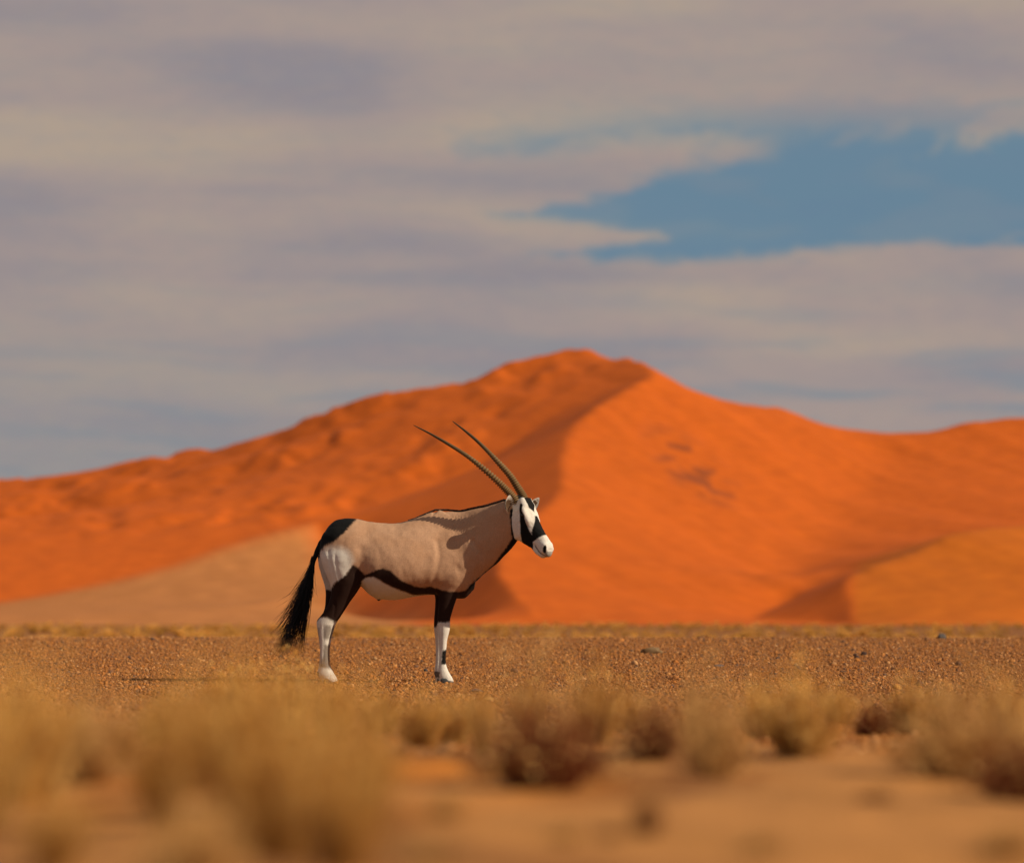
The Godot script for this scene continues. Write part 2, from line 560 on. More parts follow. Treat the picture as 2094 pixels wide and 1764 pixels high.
func field_mesh(v: PackedVector3Array, idx: PackedInt32Array) -> void:
	# appends the zero surface of the field to v and idx
	var cellv := PackedInt32Array()
	cellv.resize(gnx * gny * gnz)
	cellv.fill(-1)
	var sxx := gny * gnz
	var syy := gnz
	var off := PackedInt32Array([0, sxx, syy, sxx + syy, 1, sxx + 1, syy + 1, sxx + syy + 1])
	var edges := [[0, 1], [0, 2], [0, 4], [1, 3], [1, 5], [2, 3], [2, 6], [3, 7], [4, 5], [4, 6], [5, 7], [6, 7]]
	var corner := [Vector3(0, 0, 0), Vector3(1, 0, 0), Vector3(0, 1, 0), Vector3(1, 1, 0), Vector3(0, 0, 1), Vector3(1, 0, 1), Vector3(0, 1, 1), Vector3(1, 1, 1)]
	var f := field
	for ix in gnx - 1:
		for iy in gny - 1:
			var rb := (ix * gny + iy) * gnz
			for iz in gnz - 1:
				var b := rb + iz
				var s0 := f[b] < 0.0
				if (f[b + 1] < 0.0) == s0 and (f[b + syy] < 0.0) == s0 and (f[b + syy + 1] < 0.0) == s0 and (f[b + sxx] < 0.0) == s0 and (f[b + sxx + 1] < 0.0) == s0 and (f[b + sxx + syy] < 0.0) == s0 and (f[b + sxx + syy + 1] < 0.0) == s0:
					continue
				var sum := Vector3.ZERO
				var cnt := 0
				for e in edges:
					var f0 := f[b + off[e[0]]]
					var f1 := f[b + off[e[1]]]
					if (f0 < 0.0) != (f1 < 0.0):
						var t := f0 / (f0 - f1)
						sum += (corner[e[0]] as Vector3).lerp(corner[e[1]], t)
						cnt += 1
				cellv[b] = v.size()
				v.append(gx0 + (Vector3(ix, iy, iz) + sum / cnt) * gcell)
	for ix in range(1, gnx - 1):
		for iy in range(1, gny - 1):
			var rb := (ix * gny + iy) * gnz
			for iz in range(1, gnz - 1):
				var b := rb + iz
				if cellv[b] < 0: continue
				var s0 := f[b] < 0.0
				if (f[b + sxx] < 0.0) != s0:
					quad(idx, cellv[b], cellv[b - syy], cellv[b - syy - 1], cellv[b - 1], s0)
				if (f[b + syy] < 0.0) != s0:
					quad(idx, cellv[b], cellv[b - 1], cellv[b - sxx - 1], cellv[b - sxx], s0)
				if (f[b + 1] < 0.0) != s0:
					quad(idx, cellv[b], cellv[b - sxx], cellv[b - sxx - syy], cellv[b - syy], s0)

func quad(idx: PackedInt32Array, a: int, b: int, c: int, d: int, inside: bool) -> void:
	if a < 0 or b < 0 or c < 0 or d < 0: return
	if inside:
		idx.append_array([a, c, b, a, d, c])
	else:
		idx.append_array([a, b, c, a, c, d])

# ------------------------------------------------------------------ the animal
func secs(rows: Array) -> Array:
	# [topx, topy, botx, boty, z, half width, skew] in tracing pixels -> metres
	var out := []
	for r in rows:
		out.append([(r[0] - 1000.0) * K, (1637.0 - r[1]) * K, (r[2] - 1000.0) * K, (1637.0 - r[3]) * K, r[4] * K, r[5] * K, r[6] if r.size() > 6 else 0.0])
	return out

func poly(a: Array) -> PackedVector2Array:
	var p := PackedVector2Array()
	for k in range(0, a.size(), 2):
		p.append(Vector2(a[k], a[k + 1]))
	return p

func poly_mask(p: PackedVector2Array, q: Vector2, soft: float) -> float:
	var d := 1e9
	for e in p.size():
		d = minf(d, q.distance_squared_to(Geometry2D.get_closest_point_to_segment(q, p[e], p[(e + 1) % p.size()])))
	d = sqrt(d)
	if Geometry2D.is_point_in_polygon(q, p): d = -d
	return sstep(soft, -soft, d)

func line_dist(p: PackedVector2Array, q: Vector2) -> float:
	var d := 1e9
	for e in p.size() - 1:
		d = minf(d, q.distance_to(Geometry2D.get_closest_point_to_segment(q, p[e], p[e + 1])))
	return d

const TAN := Color(0.57, 0.345, 0.215)
const WHITE := Color(0.86, 0.83, 0.76)
const BROWN := Color(0.030, 0.014, 0.010)
const BLACK := Color(0.011, 0.010, 0.010)
const GREY := Color(0.17, 0.13, 0.105)
var rump := poly([240, 830, 300, 740, 410, 655, 490, 650, 572, 648, 540, 690, 490, 752, 430, 803, 380, 824, 348, 862, 330, 900, 280, 1010, 260, 900])
var thigh := poly([335, 868, 400, 842, 470, 838, 522, 862, 545, 915, 528, 965, 500, 1010, 440, 1045, 415, 1100, 395, 1120, 360, 1060, 320, 900])
var hind := poly([445, 1037, 500, 1000, 528, 955, 548, 936, 580, 955, 618, 1000, 600, 1022, 585, 1062, 440, 1300, 428, 1262, 395, 1243, 352, 1240, 330, 1275, 290, 1262, 300, 1085, 372, 1078, 412, 1085, 425, 1060])
var flank := poly([596, 1002, 650, 984, 690, 966, 722, 957, 760, 973, 830, 1028, 900, 1060, 960, 1068, 1000, 1062, 1045, 1084, 1045, 1125, 1000, 1107, 890, 1110, 790, 1074, 720, 1038, 670, 1008, 630, 1008, 598, 1022])
var belly := poly([560, 1070, 600, 1016, 660, 1006, 720, 1040, 790, 1076, 890, 1112, 1010, 1108, 1010, 1180, 560, 1200])
var fore := poly([1000, 1100, 1030, 1068, 1060, 1084, 1110, 1090, 1152, 1092, 1160, 1120, 1140, 1160, 1112, 1262, 1080, 1274, 1040, 1272, 1022, 1300, 990, 1290, 990, 1130])
var brisket := poly([1140, 1100, 1190, 1086, 1222, 1066, 1242, 1040, 1300, 1010, 1240, 1160, 1130, 1160])
var throat := PackedVector2Array([Vector2(1484, 640), Vector2(1496, 730), Vector2(1500, 800), Vector2(1458, 858), Vector2(1374, 948), Vector2(1294, 1008), Vector2(1225, 1068)])
var back_line := PackedVector2Array([Vector2(560, 660), Vector2(620, 675), Vector2(740, 686), Vector2(830, 682), Vector2(900, 659), Vector2(960, 633), Vector2(1020, 608), Vector2(1090, 609), Vector2(1170, 619), Vector2(1220, 609), Vector2(1310, 595), Vector2(1380, 577), Vector2(1440, 560)])

func body_color(p: Vector3) -> Color:
	var q := Vector2(1000.0 + p.x / K, 1637.0 - p.y / K)
	var j := fine.get_noise_3d(p.x * 700.0, p.y * 450.0, p.z * 700.0)
	var j2 := fine.get_noise_3d(p.x * 120.0, p.y * 120.0, p.z * 120.0)
	var q2 := q + Vector2(j * 7.0 + j2 * 3.0, j * 5.0 - j2 * 4.0)
	var c := TAN * (1.0 + 0.06 * j2 + 0.12 * j)
	c = c.lerp(Color(0.51, 0.285, 0.16), 0.45 * sstep(-0.05, 0.45, fine.get_noise_3d(p.x * 40.0 + 9.0, p.y * 50.0, p.z * 40.0)))
	if q.x < 760.0 and q.y < 1150.0:
		c = c.lerp(WHITE, 0.95 * poly_mask(thigh, q2 + Vector2(0.0, 14.0 * j2), lerpf(30.0, 14.0, sstep(900.0, 1000.0, q.y))))
	if q.y > 940.0:
		if q.x > 540.0 and q.x < 1030.0:
			c = c.lerp(WHITE * 0.92, poly_mask(belly, q2, 5.0))
		if q.x > 580.0 and q.x < 1060.0:
			c = c.lerp(BROWN, poly_mask(flank, q2, 6.0))
	if q.x < 620.0 and q.y < 1020.0:
		c = c.lerp(BLACK, poly_mask(rump, q2, 9.0))
	# lower legs
	if q.y > 1200.0 and q.x < 520.0:
		var low := sstep(1236.0, 1250.0, q2.y)
		var w := WHITE
		w = w.lerp(GREY, 0.75 * poly_mask(poly([388, 1285, 420, 1290, 420, 1320, 400, 1372, 372, 1360, 376, 1310]), q2, 9.0))
		w = w.lerp(GREY * 0.7, 0.8 * poly_mask(poly([378, 1400, 410, 1400, 412, 1545, 384, 1535, 352, 1530, 368, 1470]), q2, 10.0))
		w = w.lerp(GREY, 0.5 * poly_mask(poly([320, 1300, 350, 1300, 356, 1520, 330, 1520]), q2, 8.0))
		c = c.lerp(w, low)
	if q.y > 1200.0 and q.x > 900.0:
		var w2 := WHITE.lerp(BLACK, poly_mask(poly([1064, 1432, 1100, 1425, 1100, 1512, 1058, 1512]), q2, 4.0))
		c = c.lerp(w2, sstep(1262.0, 1276.0, q2.y))
	if q.x < 640.0 and q.y > 920.0:
		c = c.lerp(BROWN, poly_mask(hind, q2, 7.0))
	if q.x > 960.0 and q.y > 1030.0:
		c = c.lerp(BROWN, poly_mask(fore, q2, 6.0))
		c = c.lerp(BROWN, poly_mask(brisket, q2, 7.0))
	# dewclaws
	if q.y > 1556.0 and q.y < 1596.0 and (q.x < 346.0 or (q.x > 960.0 and q.x < 1046.0)):
		c = c.lerp(Color(0.05, 0.03, 0.02), 0.85)
	# ends of the sheath
	if q.x > 660.0 and q.x < 700.0 and q.y > 1136.0: c = GREY * 0.5
	if q.x > 540.0 and q.y < 700.0:
		c = c.lerp(BROWN * 1.6, sstep(9.0, 4.0, line_dist(back_line, q2)) * sstep(0.045, 0.02, absf(p.z - neck_z(q.x))))
	if q.x > 1180.0 and q.y > 600.0:
		var wd := lerpf(13.0, 34.0, sstep(1280.0, 1490.0, q.x))
		c = c.lerp(BLACK, sstep(wd + 5.0, wd - 5.0, line_dist(throat, q2)))
	return c

func neck_z(x: float) -> float:
	return 0.24 * pow(clampf((x - 1080.0) / 430.0, 0.0, 1.0), 1.3)

var grooves := [
	[PackedVector2Array([Vector2(1030, 800), Vector2(1046, 860), Vector2(1036, 950), Vector2(1012, 1035)]), 16.0, 0.006],
	[PackedVector2Array([Vector2(590, 850), Vector2(600, 930), Vector2(606, 1000)]), 26.0, 0.010],
	[PackedVector2Array([Vector2(1240, 800), Vector2(1285, 870), Vector2(1275, 960), Vector2(1235, 1045)]), 16.0, 0.010],
	[PackedVector2Array([Vector2(1150, 950), Vector2(1180, 990), Vector2(1165, 1040)]), 18.0, 0.004],
	[PackedVector2Array([Vector2(440, 880), Vector2(450, 960), Vector2(468, 1020)]), 8.0, 0.005],
	[PackedVector2Array([Vector2(400, 860), Vector2(420, 960), Vector2(436, 1030)]), 9.0, 0.005],
	[PackedVector2Array([Vector2(425, 1110), Vector2(440, 1180), Vector2(432, 1240)]), 7.0, 0.004],
	[PackedVector2Array([Vector2(1060, 1290), Vector2(1056, 1400), Vector2(1058, 1500)]), 5.0, 0.003],
	[PackedVector2Array([Vector2(372, 1290), Vector2(374, 1400), Vector2(374, 1500)]), 5.0, 0.003],
]

func build_body_mesh() -> ArrayMesh:
	field_begin(px(240, 1650, -260) , px(1560, 540, 330), 0.0085)
	# trunk, rump to chest: top edge, bottom edge
	add_chain(secs([
		[366, 745, 368, 920, 0, 26, -0.1], [386, 716, 388, 985, 0, 104, -0.12], [430, 677, 432, 1020, 0, 165, -0.15], [500, 663, 502, 1030, 0, 190, -0.18],
		[560, 667, 562, 1042, 0, 196, -0.18], [620, 678, 622, 1100, 0, 204, -0.18], [655, 682, 657, 1122, 0, 214, -0.16], [690, 686, 692, 1134, 0, 222, -0.15], [780, 689, 782, 1140, 0, 230, -0.15], [880, 669, 882, 1122, 0, 222, -0.2],
		[960, 639, 962, 1110, 0, 200, -0.3], [1020, 626, 1022, 1106, 0, 186, -0.38], [1075, 660, 1080, 1112, 0, 172, -0.3], [1125, 700, 1135, 1120, 0, 150, -0.2], [1160, 770, 1175, 1108, 0, 120, -0.1]]), 0.05, 3)
	# neck, bent towards the viewer's side
	var nk := [[995, 700, 1070, 1080, 0, 140, -0.35], [1045, 636, 1130, 1108, 0, 152, -0.35], [1100, 621, 1190, 1120, 2, 146, -0.3], [1170, 624, 1232, 1056, 8, 132, -0.25], [1240, 611, 1305, 990, 24, 116, -0.2], [1310, 598, 1378, 930, 0, 100, -0.12], [1375, 582, 1440, 868, 0, 88, 0.0], [1430, 568, 1488, 812, 0, 80, 0.0], [1490, 580, 1530, 760, 0, 66, 0.0]]
	for r in nk:
		r[4] = neck_z((r[0] + r[2]) * 0.5) / K
	add_chain(secs(nk), 0.06, 3)
	for side in [1.0, -1.0]:
		var fx := 0.0 if side > 0 else -1.0
		add_chain(secs([
			[350, 790, 600, 800, 70 * side, 70], [346 + 22 * fx, 870, 630, 900, 98 * side, 92], [368 + 36 * fx, 950, 612, 985, 108 * side, 88], [398 + 45 * fx, 1020, 585, 1045, 112 * side, 78],
			[414 + 46 * fx, 1080, 552, 1098, 114 * side, 62], [406 + 38 * fx, 1140, 515, 1148, 115 * side, 46], [384 + 22 * fx, 1192, 486, 1194, 115 * side, 37], [354 + 8 * fx, 1232, 456, 1240, 114 * side, 32], [331 + 2 * fx, 1264, 430, 1280, 113 * side, 31],
			[334, 1308, 417, 1320, 112 * side, 28], [344, 1370, 404, 1370, 110 * side, 24], [350, 1430, 395, 1430, 108 * side, 21], [347, 1490, 397, 1490, 106 * side, 21], [342, 1535, 403, 1535, 104 * side, 25], [332, 1568, 420, 1570, 104 * side, 28], [352, 1596, 436, 1594, 104 * side, 29], [364, 1612, 442, 1612, 104 * side, 27]]), 0.035, 3)
		var fs := 0.0 if side > 0 else -24.0
		add_chain(secs([
			[1030, 800, 1190, 790, 95 * side, 55], [1012, 880, 1225, 870, 98 * side, 72], [1012, 960, 1236, 960, 98 * side, 74], [1020 + fs * 0.3, 1030, 1222, 1025, 96 * side, 66], [1034 + fs, 1085, 1168 + fs, 1085, 93 * side, 50],
			[1040 + fs, 1130, 1146 + fs, 1130, 92 * side, 43], [1038 + fs, 1190, 1126 + fs, 1190, 91 * side, 35], [1033 + fs, 1250, 1109 + fs, 1250, 90 * side, 30], [1032 + fs, 1290, 1107 + fs, 1290, 90 * side, 31], [1035 + fs, 1328, 1103 + fs, 1324, 90 * side, 29],
			[1040 + fs, 1368, 1091 + fs, 1368, 89 * side, 24], [1043 + fs, 1420, 1086 + fs, 1420, 88 * side, 20], [1043 + fs, 1480, 1082 + fs, 1480, 87 * side, 20], [1041 + fs, 1522, 1086 + fs, 1522, 86 * side, 23], [1034 + fs, 1562, 1101 + fs, 1560, 86 * side, 27], [1040 + fs, 1592, 1118 + fs, 1588, 86 * side, 28], [1044 + fs, 1612, 1128 + fs, 1610, 86 * side, 27]]), 0.03, 3)
	# tail root
	add_chain(secs([[366, 785, 412, 806, 0, 22], [336, 800, 376, 824, 0, 22], [306, 862, 336, 872, 0, 17], [289, 930, 312, 935, 0, 12], [282, 990, 304, 992, 0, 10]]), 0.03, 3)
	# sheath
	add_chain(secs([[655, 1105, 715, 1105, 0, 18], [674, 1130, 700, 1132, 0, 9], [682, 1146, 690, 1146, 0, 4]]), 0.02, 2)
	var v := PackedVector3Array()
	var idx := PackedInt32Array()
	field_mesh(v, idx)
	# muscle and skin relief
	var n := normals_of(v, idx)
	for k in v.size():
		var p := v[k]
		var q := Vector2(1000.0 + p.x / K, 1637.0 - p.y / K)
		var dsp := 0.0
		var sideness := sstep(0.1, 0.6, absf(n[k].z))
		for g in grooves:
			var w: float = g[1]
			var dd := line_dist(g[0], q)
			if dd < 3.0 * w:
				dsp -= g[2] * exp(-dd * dd / (w * w)) * sideness
		dsp += (0.006 * fine.get_noise_3d(p.x * 62.0, p.y * 50.0, p.z * 50.0) + 0.0015 * fine.get_noise_3d(p.x * 170.0, p.y * 120.0, p.z * 120.0)) * sstep(1150.0, 1000.0, q.y)
		dsp += 0.0008 * fine.get_noise_3d(p.x * 500.0, p.y * 300.0, p.z * 300.0)
		# folds of skin on the shoulder and ribs
		var wr := sstep(1080.0, 1130.0, q.x) * sstep(1290.0, 1240.0, q.x) * sstep(620.0, 660.0, q.y) * sstep(860.0, 760.0, q.y)
		if wr > 0.0:
			dsp += 0.0022 * wr * sin((q.x + 9.0 * fine.get_noise_2d(q.x * 0.3, q.y * 0.3)) * 0.55) * sideness
		v[k] = p + n[k] * dsp
	n = normals_of(v, idx)
	var c := PackedColorArray()
	c.resize(v.size())
	for k in v.size():
		c[k] = body_color(v[k])
	build_head(v, n, c, idx)
	build_ear(v, n, c, idx, px(1452, 628, 250), Vector3(0.02, 0.97, 0.22), Vector3(0.72, -0.02, 0.70), 0.125, 0.058)
	build_ear(v, n, c, idx, px(1566, 622, 150), Vector3(0.62, 0.78, -0.10), Vector3(0.30, -0.18, 0.94), 0.128, 0.040)
	return mesh_of(v, n, c, idx)

# head frame: s along the muzzle, u towards the forehead, l towards the viewer's side
var head_o := px(1520, 588, 205)
var hf := Vector3(0.510, -0.788, 0.344)
var hu := Vector3(0.653, 0.616, 0.441)
var hl := Vector3(-0.559, 0.0, 0.829)

func head_at(s: float, u: float, l: float) -> Vector3:
	return head_o + hf * s + hu * u + hl * l

func build_head(v: PackedVector3Array, n: PackedVector3Array, c: PackedColorArray, idx: PackedInt32Array) -> void:
	field_begin(Vector3(-0.09, -0.23, -0.13), Vector3(0.46, 0.10, 0.13), 0.0042)
	# here x = s, y = u, z = l
	add_chain([[-0.035, 0.035, -0.03, -0.10, 0.0, 0.055, 0.0], [0.0, 0.052, 0.01, -0.135, 0.0, 0.068, 0.05], [0.04, 0.057, 0.055, -0.158, 0.0, 0.076, 0.1], [0.09, 0.056, 0.105, -0.170, 0.0, 0.081, 0.12], [0.14, 0.049, 0.155, -0.170, 0.0, 0.074, 0.12],
		[0.19, 0.040, 0.205, -0.155, 0.0, 0.062, 0.1], [0.24, 0.033, 0.255, -0.134, 0.0, 0.052, 0.1], [0.29, 0.030, 0.30, -0.112, 0.0, 0.046, 0.1], [0.335, 0.029, 0.345, -0.096, 0.0, 0.048, 0.1], [0.370, 0.022, 0.374, -0.090, 0.0, 0.051, 0.1], [0.390, 0.010, 0.390, -0.080, 0.0, 0.046, 0.0], [0.400, -0.006, 0.400, -0.066, 0.0, 0.036, 0.0]], 0.01, 3)
	for side in [1.0, -1.0]:
		# brow and cheek bone, jaw muscle, nostril wing
		add_chain([[0.055, 0.042, 0.065, 0.002, 0.062 * side, 0.018, 0.0], [0.10, 0.034, 0.105, 0.002, 0.069 * side, 0.015, 0.0], [0.15, 0.018, 0.155, -0.012, 0.060 * side, 0.012, 0.0]], 0.03, 2)
		add_chain([[0.06, -0.06, 0.07, -0.155, 0.052 * side, 0.022, 0.0], [0.12, -0.07, 0.13, -0.160, 0.050 * side, 0.022, 0.0], [0.17, -0.08, 0.175, -0.145, 0.042 * side, 0.016, 0.0]], 0.04, 2)
		add_chain([[0.355, 0.012, 0.36, -0.03, 0.034 * side, 0.017, 0.0], [0.385, 0.004, 0.388, -0.034, 0.034 * side, 0.016, 0.0]], 0.02, 2)
		# horn bosses
		add_chain([[0.0, 0.07, 0.02, 0.02, 0.036 * side, 0.028, 0.0], [0.04, 0.062, 0.05, 0.02, 0.036 * side, 0.024, 0.0]], 0.03, 2)
	# lower lip
	add_chain([[0.31, -0.075, 0.315, -0.108, 0.0, 0.034, 0.0], [0.36, -0.066, 0.362, -0.104, 0.0, 0.040, 0.0], [0.395, -0.060, 0.393, -0.090, 0.0, 0.034, 0.0]], 0.012, 2)
	var base := v.size()
	var hv := PackedVector3Array()
	var hi := PackedInt32Array()
	field_mesh(hv, hi)
	var hn := normals_of(hv, hi)
	var mouth := PackedVector2Array([Vector2(0.295, -0.060), Vector2(0.33, -0.066), Vector2(0.37, -0.064), Vector2(0.42, -0.050)])
	for k in hv.size():
		var p := hv[k]
		var q := Vector2(p.x, p.y)
		var d := 0.0
		var dm := line_dist(mouth, q)
		d -= 0.008 * exp(-dm * dm / (0.0045 * 0.0045)) * sstep(0.29, 0.31, p.x)
		var nn := Vector2((p.x - 0.386 + (p.y + 0.014) * 0.6) / 0.014, (p.y + 0.014) / 0.022).length()
		if absf(p.z) > 0.012:
			d -= 0.014 * sstep(1.1, 0.3, nn)
		var ey := Vector2((p.x - 0.098) / 0.026, (p.y - 0.002) / 0.016).length()
		if absf(p.z) > 0.045:
			d -= 0.010 * sstep(1.2, 0.3, ey)
		# furrow between cheek and jaw
		var fu := line_dist(PackedVector2Array([Vector2(0.13, -0.05), Vector2(0.2, -0.065), Vector2(0.27, -0.07)]), q)
		d -= 0.005 * exp(-fu * fu / (0.012 * 0.012)) * sstep(0.3, 0.7, absf(hn[k].z))
		d += 0.002 * fine.get_noise_3d(p.x * 380.0, p.y * 380.0, p.z * 380.0)
		hv[k] = p + hn[k] * d
	hn = normals_of(hv, hi)
	var black := PackedVector2Array()
	var side_black := [0.035, 0.052, 0.075, 0.022, 0.105, 0.018, 0.150, -0.004, 0.180, -0.018, 0.215, -0.030, 0.245, -0.030, 0.262, -0.012, 0.290, -0.025, 0.285, -0.060, 0.318, -0.092, 0.32, -0.13, 0.24, -0.16, 0.215, -0.130, 0.205, -0.112, 0.185, -0.092, 0.150, -0.062, 0.120, -0.038, 0.090, -0.014, 0.055, 0.008, 0.020, 0.030]
	for k in range(0, side_black.size(), 2):
		black.append(Vector2(side_black[k], side_black[k + 1]))
	var rear := poly([-0.09, -0.03, -0.03, -0.045, 0.030, -0.062, 0.075, -0.086, 0.115, -0.112, 0.150, -0.136, 0.180, -0.168, 0.17, -0.25, -0.1, -0.25])
	for k in hv.size():
		var p := hv[k]
		var j := fine.get_noise_3d(p.x * 1300.0, p.y * 1300.0, p.z * 1300.0) * 0.0018
		var q := Vector2(p.x + j, p.y - j)
		var l := absf(p.z) + j
		var col := WHITE * (1.0 + 0.06 * fine.get_noise_3d(p.x * 600.0, p.y * 600.0, p.z * 600.0))
		var topness := sstep(0.25, 0.6, hn[k].y)
		# patch below the horns
		var w1 := 0.040 * sstep(0.118, 0.055, p.x) + 0.002
		col = col.lerp(BLACK, sstep(0.003, -0.003, l - w1) * sstep(0.118, 0.108, q.x) * sstep(-0.02, 0.02, p.y) )
		# blaze down the nose
		var w2 := 0.016 + 0.038 * sstep(0.135, 0.235, p.x)
		if p.y > -0.03:
			col = col.lerp(BLACK, sstep(0.003, -0.003, l - w2) * sstep(0.136, 0.144, q.x) * sstep(0.296, 0.286, q.x - p.y * 0.1))
		if l > 0.02 and p.y < 0.045:
			col = col.lerp(BLACK, poly_mask(black, q, 0.003) * sstep(0.025, 0.035, l + maxf(0.0, -p.y - 0.06)))
		# dark chin strap joining both cheeks under the jaw
		if p.x > 0.215 and p.x < 0.318 and p.y < -0.085:
			col = col.lerp(BLACK, sstep(0.218, 0.226, q.x) * sstep(0.316, 0.306, q.x))
		col = col.lerp(BLACK, poly_mask(rear, q, 0.004))
		if p.x < 0.0:
			col = col.lerp(TAN, sstep(0.0, -0.04, p.x) * 0.8 * sstep(-0.07, -0.03, p.y) * sstep(0.03, 0.0, p.y))
		var nn := Vector2((p.x - 0.386 + (p.y + 0.014) * 0.6) / 0.016, (p.y + 0.014) / 0.024).length()
		if absf(p.z) > 0.014: col = col.lerp(BLACK, sstep(1.05, 0.8, nn))
		if p.x > 0.40 and p.y < 0.0 and p.y > -0.04: col = col.lerp(Color(0.05, 0.04, 0.035), 0.6 * sstep(0.402, 0.409, p.x))
		var dm := line_dist(mouth, q)
		col = col.lerp(Color(0.05, 0.03, 0.025), 0.8 * sstep(0.005, 0.0025, dm) * sstep(0.300, 0.32, p.x))
		v.append(head_o + hf * p.x + hu * p.y + hl * p.z)
		n.append(hf * hn[k].x + hu * hn[k].y + hl * hn[k].z)
		c.append(col)
	# the head frame is right-handed when s, u, l are taken as x, y, z
	var flip := hf.cross(hu).dot(hl) < 0.0
	for k in range(0, hi.size(), 3):
		if flip:
			idx.append_array([base + hi[k], base + hi[k + 2], base + hi[k + 1]])
		else:
			idx.append_array([base + hi[k], base + hi[k + 1], base + hi[k + 2]])

func build_ear(v: PackedVector3Array, n: PackedVector3Array, c: PackedColorArray, idx: PackedInt32Array, at: Vector3, along: Vector3, face: Vector3, length: float, wid: float) -> void:
	along = along.normalized()
	face = (face - along * face.dot(along)).normalized()
	var side := along.cross(face).normalized()
	var base := v.size()
	var nt := 18
	var na := 14
	var lv := PackedVector3Array()
	var li := PackedInt32Array()
	var lc := PackedColorArray()
	for layer in 2:
		for i in nt + 1:
			var t := float(i) / nt
			var w := wid * (0.42 + 0.62 * sin(minf(t * 1.6, 1.0) * PI * 0.5)) * pow(maxf(0.0, 1.0 - pow(t, 2.0)), 0.75)
			var cup := 0.95 * (1.0 - 0.55 * t)
			for k in na + 1:
				var a := (float(k) / na * 2.0 - 1.0)
				var ang := a * (1.75 - 0.75 * t)
				var r := w / maxf(sin(minf(1.75 - 0.75 * t, 1.5)), 0.2)
				var p := at + along * (t * length - 0.01) + side * (r * sin(ang)) + face * (r * cup * (1.0 - cos(ang)) - r * cup * 0.6)
				var nrm := (side * sin(ang) - face * cos(ang)).normalized()
				if layer == 1:
					p -= nrm * 0.0035 * (1.0 - 0.8 * absf(a))
				lv.append(p)
				var j := fine.get_noise_3d(p.x * 1000.0, p.y * 1000.0, p.z * 1000.0)
				var col := WHITE
				if layer == 1:
					col = WHITE.lerp(Color(0.13, 0.075, 0.045), sstep(0.75, 0.45, absf(a) + 0.3 * j) * sstep(0.9, 0.7, t + 0.2 * j))
				else:
					col = col.lerp(BLACK, sstep(0.74, 0.86, absf(a) + 0.1 * j) * sstep(0.15, 0.3, t))
					col = col.lerp(TAN, 0.5 * sstep(0.4, 0.0, t))
				lc.append(col)
	var row := na + 1
	var lay := (nt + 1) * row
	for layer in 2:
		for i in nt:
			for k in na:
				var p := layer * lay + i * row + k
				if layer == 0: li.append_array([p, p + row, p + 1, p + 1, p + row, p + row + 1])
				else: li.append_array([p, p + 1, p + row, p + 1, p + row + 1, p + row])
	for i in nt:
		for k in [0, na]:
			var p: int = i * row + k
			li.append_array([p, p + lay, p + row, p + row, p + lay, p + row + lay])
	var ln := normals_of(lv, li)
	v.append_array(lv)
	n.append_array(ln)
	c.append_array(lc)
	for k in li:
		idx.append(base + k)

func horn_mesh(pts: Array, sd: int) -> ArrayMesh:
	var cur := []
	var per := 90
	for k in pts.size() - 1:
		for j in per:
			var t := float(j) / per
			cur.append((pts[k] as Vector3).cubic_interpolate(pts[k + 1], pts[maxi(k - 1, 0)], pts[mini(k + 2, pts.size() - 1)], t))
	cur.append(pts[pts.size() - 1])
	var v := PackedVector3Array()
	var c := PackedColorArray()
	var idx := PackedInt32Array()
	var m := cur.size()
	var ns := 20
	var side := Vector3(0.4, 0.3, 0.8)
	for i in m:
		var t := float(i) / (m - 1)
		var tang: Vector3 = ((cur[mini(i + 1, m - 1)] as Vector3) - (cur[maxi(i - 1, 0)] as Vector3)).normalized()
		var b1 := tang.cross(side).normalized()
		var b2 := tang.cross(b1).normalized()
		var r := 0.0255 * pow(1.0 - t, 0.62) + 0.0006
		var rings := 27.0
		var ph := fposmod(t / 0.60 * rings + 0.25 * fine.get_noise_1d(t * 60.0 + sd * 100.0), 1.0)
		var amt := sstep(0.68, 0.48, t) * sstep(0.0, 0.05, t)
		var saw := sstep(0.0, 0.55, ph) * sstep(1.0, 0.78, ph)
		for k in ns:
			var a := TAU * k / ns
			var dir := b1 * cos(a) + b2 * sin(a)
			var rr := r * (1.0 + amt * (0.50 * saw - 0.26) + 0.03 * fine.get_noise_3d(cos(a) * 6.0, sin(a) * 6.0, t * 90.0 + sd))
			v.append(cur[i] + dir * rr)
			var g := fine.get_noise_3d(cos(a) * 14.0, sin(a) * 14.0, t * 60.0 + sd * 7.0)
			var col := Color(0.30, 0.19, 0.085).lerp(Color(0.11, 0.075, 0.04), sstep(0.35, 0.9, t))
			col = col.lerp(Color(0.075, 0.045, 0.022), amt * 0.75 * sstep(0.35, 0.05, saw))
			c.append(col * (1.0 + 0.35 * g))
	for i in m - 1:
		for k in ns:
			var p := i * ns + k
			var q := i * ns + (k + 1) % ns
			idx.append_array([p, q, p + ns, q, q + ns, p + ns])
	return mesh_of(v, normals_of(v, idx), c, idx)

